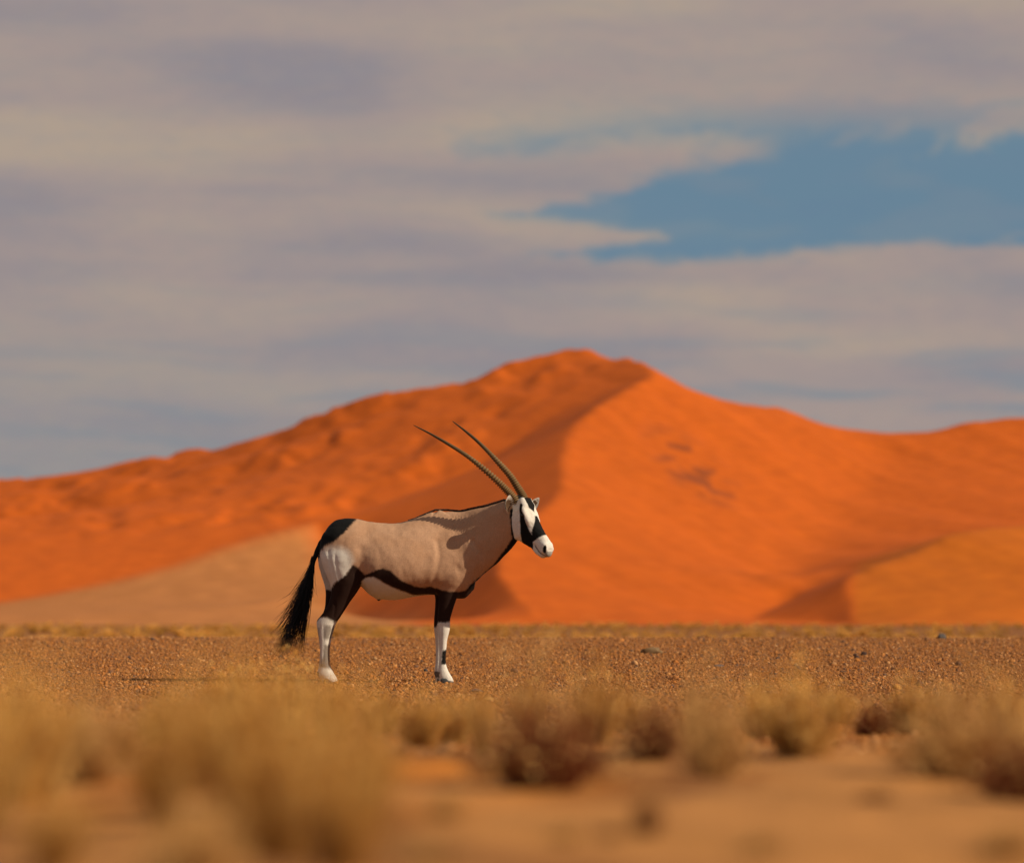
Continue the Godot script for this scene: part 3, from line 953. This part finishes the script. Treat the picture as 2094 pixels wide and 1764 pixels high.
# hairs: tapered three-sided strands along curves
func add_strand(v: PackedVector3Array, c: PackedColorArray, idx: PackedInt32Array, pts: Array, w: float, col: Color) -> void:
	var base := v.size()
	var m := pts.size()
	for i in m:
		var t := float(i) / (m - 1)
		var tang: Vector3 = ((pts[mini(i + 1, m - 1)] as Vector3) - (pts[maxi(i - 1, 0)] as Vector3)).normalized()
		var b1 := tang.cross(Vector3(0.13, 0.21, 0.97)).normalized()
		var b2 := tang.cross(b1)
		var r := w * (1.0 - 0.85 * t * t)
		for k in 3:
			var a := TAU * k / 3.0
			v.append(pts[i] + (b1 * cos(a) + b2 * sin(a)) * r)
			c.append(col)
	for i in m - 1:
		for k in 3:
			var p := base + i * 3 + k
			var q := base + i * 3 + (k + 1) % 3
			idx.append_array([p, q, p + 3, q, q + 3, p + 3])

func tail_tuft() -> ArrayMesh:
	var v := PackedVector3Array()
	var c := PackedColorArray()
	var idx := PackedInt32Array()
	var r := RandomNumberGenerator.new()
	r.seed = 41
	# lock ends: x, y, share of hairs, spread
	var locks := [[95, 1440, 1.0, 14], [120, 1465, 1.2, 16], [150, 1430, 1.0, 16], [70, 1370, 0.35, 14], [95, 1300, 0.35, 14], [170, 1440, 1.0, 12], [212, 1450, 0.9, 10], [245, 1440, 0.7, 8], [252, 1380, 0.5, 8], [190, 1330, 1.4, 30], [150, 1250, 0.5, 20], [215, 1230, 1.0, 26], [265, 1180, 0.8, 18], [300, 1110, 0.6, 14], [135, 1170, 0.12, 20], [200, 1110, 0.4, 18]]
	for lk in locks:
		for h in int(74 * float(lk[2])):
			var y0 := r.randf_range(880, 1040)
			var x0 := lerpf(306, 290, (y0 - 880) / 160.0) + r.randf_range(-12, 12)
			var ex: float = lk[0] - 10.0 + r.randfn(0, 1) * float(lk[3]) * 1.15
			var ey: float = lk[1] + 14.0 + r.randf_range(-60, 14)
			var z1 := r.randfn(0, 24)
			var a := px(x0, y0, r.randf_range(-9, 9))
			var mx := lerpf(282.0 + r.randfn(0, 17), ex, 0.20)
			var b := px(mx, lerpf(y0, ey, 0.42), z1 * 1.2)
			var e := px(ex, ey, z1 * 1.4)
			var pts := []
			for k in 9:
				var t := k / 8.0
				var wob := Vector3(fine.get_noise_2d(h * 9.0, t * 14.0), 0, fine.get_noise_2d(h * 9.0 + 50.0, t * 14.0)) * 0.007 * t
				pts.append(a.lerp(b, t).lerp(b.lerp(e, t), t) + wob)
			add_strand(v, c, idx, pts, r.randf_range(0.0012, 0.0021), BLACK * r.randf_range(0.8, 1.8))
	return mesh_of(v, normals_of(v, idx), c, idx)

func mane_hair() -> ArrayMesh:
	var v := PackedVector3Array()
	var c := PackedColorArray()
	var idx := PackedInt32Array()
	var r := RandomNumberGenerator.new()
	r.seed = 17
	for h in 1500:
		var x := r.randf_range(860, 1440)
		var y := 0.0
		for e in back_line.size() - 1:
			if x >= back_line[e].x and x <= back_line[e + 1].x:
				y = lerpf(back_line[e].y, back_line[e + 1].y, (x - back_line[e].x) / (back_line[e + 1].x - back_line[e].x))
		var len := lerpf(4.0, 17.0, sstep(980.0, 1400.0, x)) * r.randf_range(0.7, 1.2)
		var z := neck_z(x + 20.0) / K + r.randfn(0, 5)
		var a := px(x, y + 9, z)
		var e := px(x - len * 0.9, y - len * 0.45, z + r.randf_range(-3, 3))
		add_strand(v, c, idx, [a, a.lerp(e, 0.5) + Vector3(0, 0.003, 0), e], 0.0016, Color(0.05, 0.026, 0.018) * r.randf_range(0.6, 1.6))
	return mesh_of(v, normals_of(v, idx), c, idx)

func hoof_mesh(front: bool) -> ArrayMesh:
	# two claws, each a wedge lofted from the coronet down to the sole; origin at the middle of the sole
	var v := PackedVector3Array()
	var c := PackedColorArray()
	var idx := PackedInt32Array()
	for side in [-1.0, 1.0]:
		var base := v.size()
		var rows := [[0.046, -0.040, 0.026, 0.017], [0.036, -0.044, 0.036, 0.019], [0.016, -0.047, 0.058, 0.021], [0.0, -0.047, 0.074, 0.021], [-0.006, -0.045, 0.076, 0.018]]
		var ns := 14
		for r in rows:
			for k in ns:
				var a := TAU * k / ns
				var t := 0.5 + 0.5 * cos(a)
				var x := lerpf(r[1], r[2], t) * (0.92 if front else 0.82)
				var w: float = r[3] * (1.0 - 0.55 * pow(t, 3.0))
				v.append(Vector3(x, r[0], side * 0.021 + sin(a) * w - side * 0.006 * t))
				c.append(Color(0.055, 0.058, 0.062) * (1.0 + 0.4 * fine.get_noise_2d(k * 30.0, r[0] * 3000.0)))
		for i in rows.size() - 1:
			for k in ns:
				var p := base + i * ns + k
				var q := base + i * ns + (k + 1) % ns
				idx.append_array([p, q, p + ns, q, q + ns, p + ns])
		for k in range(1, ns - 1):
			idx.append_array([base, base + k + 1, base + k])
			var l := base + (rows.size() - 1) * ns
			idx.append_array([l, l + k, l + k + 1])
	return mesh_of(v, normals_of(v, idx), c, idx)

func build_oryx() -> void:
	var o := Node3D.new()
	o.name = "oryx"
	add_child(o)
	o.position = ORYX
	tag(o, "tan oryx with long ringed horns and black and white face standing in profile on gravel", "oryx")
	var fur := noise_tex(0.05, Color(0.76, 0.74, 0.72), Color(1, 1, 1), 512, 4, 21)
	var coat := coat_material(0.78, fur, 5.0)
	var nap := noise_tex(0.05, Color.BLACK, Color.WHITE, 512, 4, 22)
	nap.as_normal_map = true
	nap.color_ramp = null
	nap.bump_strength = 5.0
	coat.normal_enabled = true
	coat.normal_texture = nap
	coat.normal_scale = 0.5
	put("body", build_body_mesh(), coat, o)
	var hm := coat_material(0.55, noise_tex(0.06, Color(0.7, 0.68, 0.66), Color(1, 1, 1), 256, 4, 23), 20.0)
	var near := [px(1502, 598, 225), px(1475, 548, 222), px(1432, 500, 216), px(1370, 440, 208), px(1290, 370, 196), px(1205, 303, 180), px(1100, 236, 155), px(1000, 177, 128), px(890, 119, 92)]
	var far := [px(1553, 596, 182), px(1532, 540, 172), px(1500, 485, 158), px(1455, 415, 134), px(1396, 347, 102), px(1330, 275, 60), px(1260, 205, 12), px(1185, 140, -40), px(1115, 84, -92)]
	put("horn", horn_mesh(near, 1), hm, o)
	put("horn", horn_mesh(far, 2), hm, o)
	var hair := coat_material(0.5, null, 1.0)
	var tt := put("tail_tuft", tail_tuft(), hair, o)
	tag(tt, "long black tail hair hanging in ragged locks", "", "", "stuff")
	tag(put("mane", mane_hair(), hair, o), "", "", "", "stuff")
	var eye_m := StandardMaterial3D.new()
	eye_m.albedo_color = Color(0.03, 0.02, 0.015)
	eye_m.roughness = 0.08
	for l in [0.066, -0.066]:
		var sp := SphereMesh.new()
		sp.radius = 0.016
		sp.height = 0.032
		var e := put("eye", sp, eye_m, o)
		e.position = head_at(0.098, 0.0, l)
	var hoof_m := coat_material(0.45, null, 1.0)
	var hf_front := hoof_mesh(true)
	var hf_hind := hoof_mesh(false)
	for side in [1.0, -1.0]:
		var a := put("hoof", hf_front, hoof_m, o)
		a.position = px(1086 + (0.0 if side > 0 else -24.0), 1637, 86 * side) + Vector3(0, 0.004, 0)
		var b := put("hoof", hf_hind, hoof_m, o)
		b.position = px(402, 1637, 104 * side) + Vector3(0, 0.004, 0)

# ------------------------------------------------------------------ stones and plants
func stone_mesh(sd: int, detail: int) -> ArrayMesh:
	var sp := SphereMesh.new()
	sp.radius = 1.0
	sp.height = 2.0
	sp.radial_segments = detail
	sp.rings = maxi(2, int(detail / 2.0) - 1)
	var arr := sp.get_mesh_arrays()
	var v: PackedVector3Array = arr[Mesh.ARRAY_VERTEX]
	var idx: PackedInt32Array = arr[Mesh.ARRAY_INDEX]
	for k in v.size():
		var p := v[k]
		var q := p * 1.1
		p *= 1.0 + 0.45 * fine.get_noise_3d(q.x * 14.0 + sd * 31.0, q.y * 14.0, q.z * 14.0)
		# broken faces
		for f in 4:
			var nf := Vector3(sin(sd * 3.1 + f * 2.3), cos(sd * 1.7 + f * 1.9) * 0.8, sin(sd * 0.9 + f * 4.1)).normalized()
			var over := p.dot(nf) - 0.66
			if over > 0.0: p -= nf * over * 0.85
		v[k] = p
	return mesh_of(v, normals_of(v, idx), PackedColorArray(), idx)

func build_gravel() -> void:
	var mat := StandardMaterial3D.new()
	mat.vertex_color_use_as_albedo = true
	mat.roughness = 0.85
	mat.metallic_specular = 0.3
	var tones := [Color(0.405, 0.166, 0.047), Color(0.331, 0.132, 0.037), Color(0.478, 0.219, 0.071), Color(0.239, 0.090, 0.031), Color(0.368, 0.144, 0.032), Color(0.534, 0.294, 0.129), Color(0.147, 0.072, 0.040), Color(0.092, 0.064, 0.055), Color(0.423, 0.151, 0.032), Color(0.294, 0.109, 0.032)]
	var r := RandomNumberGenerator.new()
	r.seed = 99
	for kind in 4:
		var mm := MultiMesh.new()
		mm.transform_format = MultiMesh.TRANSFORM_3D
		mm.use_colors = true
		mm.mesh = stone_mesh(kind + 1, 7)
		var xf := []
		var cols := []
		var want := 50000
		for k in want:
			var d := sqrt(r.randf_range(14.5 * 14.5, 38.0 * 38.0))
			if r.randf() < 0.05: d = r.randf_range(8.0, 15.0)
			var half := 0.166 * d + 0.9
			var x := r.randf_range(-half, half)
			var z := -d
			var size := 0.0040 + 0.0038 * r.randf() + 0.012 * pow(r.randf(), 10.0)
			if r.randf() < 0.012: size *= 1.8
			var b := Basis.from_euler(Vector3(r.randf_range(-0.4, 0.4), r.randf() * TAU, r.randf_range(-0.4, 0.4)))
			b = b.scaled_local(Vector3(size * r.randf_range(0.8, 1.5), size * r.randf_range(0.5, 0.95), size * r.randf_range(0.8, 1.2)))
			xf.append(Transform3D(b, Vector3(x, ground_y(x, z) + size * 0.25, z)))
			var c: Color = tones[mini(int(r.randf() * tones.size()), tones.size() - 1)]
			c = c.lerp(tones[[0, 1, 4][r.randi() % 3]], r.randf() * 0.75)
			cols.append(c * r.randf_range(0.75, 1.2))
		mm.instance_count = xf.size()
		for k in xf.size():
			mm.set_instance_transform(k, xf[k])
			mm.set_instance_color(k, cols[k])
		var o := MultiMeshInstance3D.new()
		o.name = "gravel"
		o.multimesh = mm
		o.material_override = mat
		add_child(o, true)
		tag(o, ["brown and tan gravel strewn over the plain", "small orange brown pebbles covering the plain", "chips of dark and pale rock covering the plain", "fine angular gravel covering the plain"][kind], "gravel", "", "stuff")

func stone(u: float, v: float, d: float, w: float, hgt: float, col: Color, label: String, called: String, sd: int) -> void:
	var p := ray_at(u, v, d)
	while d < 33.0 and p.y > ground_y(p.x, p.z):
		d += 0.03
		p = ray_at(u, v, d)
	p.y = ground_y(p.x, p.z)
	var m := StandardMaterial3D.new()
	m.albedo_color = col.linear_to_srgb()
	m.roughness = 0.85
	m.albedo_texture = noise_tex(0.05, Color(0.7, 0.68, 0.66), Color(1, 1, 1), 128, 4, sd)
	m.uv1_triplanar = true
	m.uv1_scale = Vector3.ONE * 2.0
	var o := put(called, stone_mesh(sd + 10, 16), m, self)
	o.position = p + Vector3(0, hgt * 0.3, 0)
	o.scale = Vector3(w * 0.8, hgt * 0.8, w * 0.6)
	o.rotation.y = sd * 0.7
	tag(o, label, "stone", "larger stones on the gravel plain")

# a plant: blades or twigs fanning out of one root. kind 0 straw grass, 1 twiggy shrub with dark foot, 2 grey-tan bush
func plant_mesh(sd: int, kind: int, part: int) -> ArrayMesh:
	var v := PackedVector3Array()
	var c := PackedColorArray()
	var idx := PackedInt32Array()
	var r := RandomNumberGenerator.new()
	r.seed = 1000 + sd * 10 + part
	var straw := [Color(0.64, 0.36, 0.09), Color(0.58, 0.29, 0.06), Color(0.70, 0.43, 0.14), Color(0.54, 0.24, 0.045), Color(0.60, 0.36, 0.12)]
	var twig := [Color(0.17, 0.040, 0.018), Color(0.20, 0.052, 0.022), Color(0.12, 0.032, 0.018), Color(0.24, 0.08, 0.03)]
	var grey := [Color(0.56, 0.32, 0.11), Color(0.50, 0.28, 0.10), Color(0.62, 0.38, 0.14), Color(0.44, 0.23, 0.08)]
	if part == 0:
		# stems of unit height 1 and spread about 0.5
		var count: int = [330, 520, 360][kind]
		for k in count:
			var az := r.randf() * TAU
			var lean: float = [0.72, 1.25, 1.25][kind] * pow(r.randf(), 0.85)
			var len: float = r.randf_range(0.45, 1.08) * [1.0, 0.70, 0.9][kind] * (1.0 - 0.25 * lean)
			var root := Vector3(cos(az), 0, sin(az)) * pow(r.randf(), 0.8) * ([0.22, 0.22, 0.22][kind] as float) * (0.7 + 0.5 * sin(az * 2.0 + sd))
			root.y = -0.04
			var tip := root + Vector3(cos(az) * sin(lean), cos(lean), sin(az) * sin(lean)) * len
			var mid := root.lerp(tip, 0.5) + Vector3(r.randfn(0, 0.03), 0.06, r.randfn(0, 0.03))
			var end := tip + Vector3(r.randfn(0, 0.06), -0.10 * r.randf() * (1.0 if kind == 0 else 0.3), r.randfn(0, 0.06))
			var pal: Array = [straw, twig, grey][kind]
			var col: Color = pal[r.randi() % pal.size()] * r.randf_range(0.8, 1.2)
			if kind == 0 and r.randf() < 0.16: col = Color(0.20, 0.085, 0.028) * r.randf_range(0.7, 1.2)
			add_strand(v, c, idx, [root, root.lerp(mid, 0.6), mid, mid.lerp(end, 0.55), end], r.randf_range(0.004, 0.0085) * (1.0 if kind == 0 else 1.2), col)
	else:
		# seed heads, dry leaves: small folded flakes toward the outer ends
		var count: int = [260, 1200, 1150][kind]
		for k in count:
			var az := r.randf() * TAU
			var lean: float = [0.72, 1.42, 1.45][kind] * pow(r.randf(), 0.75)
			var len: float = (([0.60, 0.36, 0.25][kind] as float) + r.randf() * ([0.45, 0.70, 0.75][kind] as float)) * (1.0 - 0.28 * lean)
			len *= 1.0 + 0.22 * sin(az * 3.0 + sd * 1.7) * sin(lean * 2.0)
			var p := Vector3(cos(az) * sin(lean), cos(lean), sin(az) * sin(lean)) * len
			var dir := (p.normalized() + Vector3(r.randfn(0, 0.5), r.randfn(0, 0.4), r.randfn(0, 0.5))).normalized()
			var sz := r.randf_range(0.035, 0.085) * ([0.9, 0.8, 0.9][kind] as float)
			var wd := dir.cross(Vector3(r.randfn(), r.randfn(), r.randfn())).normalized() * sz * 0.28
			var pal: Array = [straw, grey, grey][kind]
			var col: Color = pal[r.randi() % pal.size()] * r.randf_range(0.75, 1.25)
			if kind == 1 and r.randf() < 0.12: col = twig[r.randi() % 4]
			var b := v.size()
			var up := dir.cross(wd).normalized() * sz * 0.12
			v.append_array([p, p + dir * sz * 0.5 + wd, p + dir * sz * 0.5 + up, p + dir * sz * 0.5 - wd, p + dir * sz])
			for e in 5: c.append(col)
			idx.append_array([b, b + 1, b + 2, b, b + 2, b + 3, b + 1, b + 4, b + 2, b + 2, b + 4, b + 3])
	return mesh_of(v, normals_of(v, idx), c, idx)

func build_plants() -> void:
	var mat := coat_material(0.8, null, 1.0)
	mat.backlight_enabled = true
	mat.backlight = Color(0.35, 0.35, 0.35)
	var wood := coat_material(0.85, null, 1.0)
	var protos := []
	var names := ["grass_tuft", "twiggy_shrub", "desert_bush"]
	var variants := 3
	for kind in 3:
		for var_ in variants:
			var o := Node3D.new()
			o.name = names[kind]
			tag(put("blades" if kind == 0 else "twigs", plant_mesh(kind * 5 + var_, kind, 0), mat if kind == 0 else wood, o), "", "", "", "stuff")
			tag(put("seed_heads" if kind == 0 else "leaves", plant_mesh(kind * 5 + var_, kind, 1), mat, o), "", "", "", "stuff")
			protos.append(o)
	var count := {0: 0, 1: 0, 2: 0}
	# column of the middle, row of the foot, height and width in tracing pixels, kind, label
	var spots := [
		[1112, 1614, 255, 290, 1, "shrub with dense maroon twigs at its foot and tan leaves above, on open sand"],
		[1338, 1550, 150, 150, 1, "small shrub with dark maroon foot between the grey bushes"],
		[1466, 1592, 215, 135, 2, "tall narrow grey tan bush with a dark knob at its top"],
		[1640, 1548, 165, 230, 0, "wide golden grass tuft with a dark shadow line at its foot"],
		[1786, 1502, 85, 100, 1, "low dark twiggy shrub beside the wide golden tuft"],
		[1975, 1592, 205, 270, 2, "broad grey tan bush casting a dark shadow on orange sand"],
		[2085, 1640, 190, 180, 1, "reddish twiggy shrub beside the broad grey tan bush"],
		[1324, 1705, 100, 66, 1, "lone knee-high sprig standing on pale open sand"],
		[915, 1672, 46, 80, 2, "tiny round cushion plant lying on open sand"],
		[1157, 1722, 34, 70, 2, "flat tan sprig on open sand before the maroon footed shrub"], [1245, 1716, 26, 60, 1, "flat dark sprig on open sand beside the lone upright sprig"], [2060, 1752, 60, 120, 2, "low ragged cushion plant on the nearest open sand"], [1560, 1742, 30, 90, 2, "thin scatter of dry stems on bare open sand"], [1790, 1640, 30, 80, 1, "dark sprig on the orange sand before the broad bush"], [880, 1770, 40, 110, 2, "low dry cushion beside the tall straw clump"],
		[500, 1660, 275, 260, 0, ""], [640, 1705, 280, 240, 0, ""], [742, 1690, 250, 190, 0, ""], [420, 1620, 215, 220, 0, ""], [330, 1690, 250, 200, 0, ""],
		[60, 1640, 250, 230, 0, ""], [170, 1600, 190, 150, 2, "grey brown bush among the straw grass"], [-60, 1700, 300, 220, 0, ""], [235, 1560, 120, 110, 1, "dark maroon shrub half hidden by straw grass"],
		[560, 1760, 260, 260, 0, ""], [700, 1790, 240, 240, 0, ""], [120, 1790, 150, 200, 0, ""], [400, 1800, 160, 200, 2, "grey brown bush in front of the straw grass"],
		[860, 1530, 110, 120, 0, ""], [930, 1520, 95, 120, 0, ""], [985, 1540, 130, 90, 0, ""], [890, 1500, 60, 70, 1, "low dark shrub behind open orange sand"],
		[1215, 1525, 150, 130, 0, ""], [1280, 1500, 90, 110, 0, ""], [1420, 1525, 135, 80, 2, "small grey bush behind the tall narrow one"], [1555, 1510, 110, 110, 0, ""], [1720, 1480, 70, 90, 0, ""], [1860, 1500, 100, 120, 0, ""], [2060, 1520, 125, 150, 0, ""], [1930, 1490, 75, 110, 0, ""],
		[480, 1500, 120, 150, 0, ""], [590, 1490, 130, 140, 0, ""], [680, 1510, 120, 130, 0, ""], [30, 1510, 100, 130, 0, ""], [330, 1520, 90, 120, 0, ""], [780, 1500, 85, 110, 0, ""], [1080, 1490, 90, 120, 0, ""]]
	var r := RandomNumberGenerator.new()
	r.seed = 5
	var made := {}
	for k in spots.size():
		var s: Array = spots[k]
		var kind: int = s[4]
		var d := 2.5
		var p := ray_at(s[0], s[1], d)
		while d < 20.0 and p.y > ground_y(p.x, p.z):
			d += 0.02
			p = ray_at(s[0], s[1], d)
		p.y = ground_y(p.x, p.z)
		var src: Node3D = protos[kind * variants + k % variants]
		var o: Node3D
		if not made.has(src):
			o = src
			made[src] = true
		else:
			o = src.duplicate()
		o.name = names[kind] if count[kind] == 0 else "%s_%03d" % [names[kind], count[kind]]
		count[kind] += 1
		add_child(o, true)
		o.position = p
		o.rotation.y = r.randf() * TAU
		var hm: float = s[2] * d / F
		var wm: float = s[3] * d / F
		o.scale = Vector3(wm / 0.98, hm / (0.80 if kind == 0 else 0.80), wm / 0.98)
		if s[5] == "":
			var tall: bool = s[2] >= 200
			var hem: bool = float(s[1]) < 1560.0
			if tall:
				tag(o, "tall dense straw grass tuft in the thick clump below the hind legs", "grass", "tall straw grass clump on the near sand")
			elif hem and float(s[0]) < 820.0:
				tag(o, "low straw grass tuft at the gravel edge behind the tall clump", "grass", "low tufts behind the tall clump")
			elif hem and float(s[0]) < 1150.0:
				tag(o, "low straw grass tuft at the gravel edge below the forelegs", "grass", "low tufts below the forelegs")
			elif hem:
				tag(o, "low straw grass tuft at the gravel edge among the shrubs and bushes", "grass", "low tufts among the shrubs")
			else:
				tag(o, "half height straw grass tuft on bare sand in front of the tall clump", "grass", "tufts in front of the tall clump")
		else:
			tag(o, s[5], ["grass", "shrub", "bush"][kind], ["straw grass tufts on the near sand", "shrubs on the near sand", "bushes on the near sand"][kind])
	for k in protos.size():
		if not made.has(protos[k]): protos[k].free()
	# the belt of dry grass between the gravel and the dunes
	var belt := [[0, 0.0], [0, 1.0], [2, 0.0]]
	for b in 3:
		var mm := MultiMesh.new()
		mm.transform_format = MultiMesh.TRANSFORM_3D
		mm.use_colors = true
		mm.mesh = plant_mesh(60 + b, belt[b][0], 0 if b < 2 else 1)
		var n := 800 if b < 2 else 150
		mm.instance_count = n
		for k in n:
			var d := 46.0 * pow(235.0 / 46.0, r.randf())
			var half := 0.172 * d + 2.0
			var x := r.randf_range(-half, half)
			var clump := sstep(-0.25, 0.3, noise.get_noise_2d(x * 1.1, d * 0.3))
			var hgt := (0.55 + 0.7 * clump) * (r.randf_range(0.08, 0.22) if d < 90.0 else r.randf_range(0.12, 0.36))
			var w := hgt * r.randf_range(0.9, 1.8)
			mm.set_instance_transform(k, Transform3D(Basis(Vector3.UP, r.randf() * TAU).scaled_local(Vector3(w, hgt, w)), Vector3(x, ground_y(x, -d), -d)))
			mm.set_instance_color(k, Color(1.25, 1.15, 0.95) * r.randf_range(0.7, 1.15))
		var o := MultiMeshInstance3D.new()
		o.name = "far_grass" if b < 2 else "far_scrub"
		o.multimesh = mm
		o.material_override = mat
		add_child(o, true)
		tag(o, ["belt of dry yellow grass at the foot of the dunes", "yellowed grass beyond the gravel", "low olive scrub dotted along the foot of the dunes"][b], "grass" if b < 2 else "scrub", "", "stuff")

# ------------------------------------------------------------------ scene
func _ready() -> void:
	noise.seed = 11
	noise.frequency = 0.05
	noise.fractal_octaves = 4
	airy.seed = 4
	airy.frequency = 0.05
	airy.fractal_octaves = 2
	airy.noise_type = FastNoiseLite.TYPE_SIMPLEX_SMOOTH
	fine.seed = 23
	fine.frequency = 0.08
	fine.fractal_octaves = 3
	# camera: long lens held low
	var cam := Camera3D.new()
	cam.name = "camera"
	add_child(cam)
	cam.position = Vector3(0, CAM_Y, 0)
	cam.rotation.x = pitch
	var at := CameraAttributesPhysical.new()
	at.frustum_focal_length = 24.0 * F / (2.0 * CY)
	at.exposure_aperture = 1.6
	at.frustum_focus_distance = 21.95
	at.frustum_near = 0.1
	at.frustum_far = 8000.0
	cam.attributes = at
	cam.current = true
	# sky, sun, exposure
	var env := Environment.new()
	env.background_mode = Environment.BG_SKY
	env.sky = build_sky()
	env.background_energy_multiplier = 1.0
	env.tonemap_mode = Environment.TONE_MAPPER_LINEAR
	env.tonemap_exposure = 1.0
	env.sdfgi_enabled = true
	env.ssao_enabled = true
	env.ssil_enabled = true
	var we := WorldEnvironment.new()
	we.name = "world_environment"
	we.environment = env
	add_child(we)
	var sun := DirectionalLight3D.new()
	sun.name = "sun"
	add_child(sun)
	var el := deg_to_rad(33.5)
	var az := deg_to_rad(20.0)
	var to_sun := Vector3(cos(el) * cos(az), sin(el), cos(el) * sin(az))
	sun.look_at_from_position(to_sun * 100.0, Vector3.ZERO, Vector3.UP)
	sun.light_energy = 1.58
	sun.light_color = Color(1.0, 0.93, 0.82)
	sun.light_angular_distance = 0.5
	sun.shadow_enabled = true
	build_ground()
	build_dunes()
	build_oryx()
	build_gravel()
	var rocks := [
		[1332, 1336, 17.0, 0.13, 0.06, Color(0.25, 0.15, 0.06), "flat olive brown stone, largest on the open gravel", 1],
		[1925, 1304, 17.0, 0.09, 0.05, Color(0.11, 0.09, 0.08), "dark grey stone on the far edge of the gravel", 2],
		[1834, 1409, 17.0, 0.045, 0.025, Color(0.65, 0.30, 0.05), "bright orange pebble beside a pale chip", 3],
		[1880, 1404, 17.0, 0.035, 0.04, Color(0.20, 0.08, 0.04), "upright dark brown stone near an orange pebble", 4],
		[998, 1433, 17.0, 0.045, 0.022, Color(0.66, 0.36, 0.10), "yellow orange pebble in front of the forelegs", 5],
		[975, 1415, 17.0, 0.07, 0.02, Color(0.11, 0.085, 0.08), "flat dark grey stone in front of the forelegs", 6],
		[870, 1373, 17.0, 0.028, 0.02, Color(0.06, 0.05, 0.05), "small black stone behind the forelegs", 7],
		[1767, 1340, 17.0, 0.035, 0.03, Color(0.07, 0.03, 0.02), "blackish red stone on the far gravel", 8],
		[1752, 1346, 17.0, 0.03, 0.025, Color(0.07, 0.03, 0.02), "smaller blackish red stone on the far gravel", 9],
		[1470, 1363, 17.0, 0.06, 0.018, Color(0.12, 0.09, 0.09), "flat slate chip lying on the open gravel", 10]]
	for q in rocks:
		stone(q[0], q[1], q[2], q[3], q[4], q[5], q[6], "stone" if q[7] == 1 else "stone_%03d" % (q[7] - 1), q[7])
	build_plants()
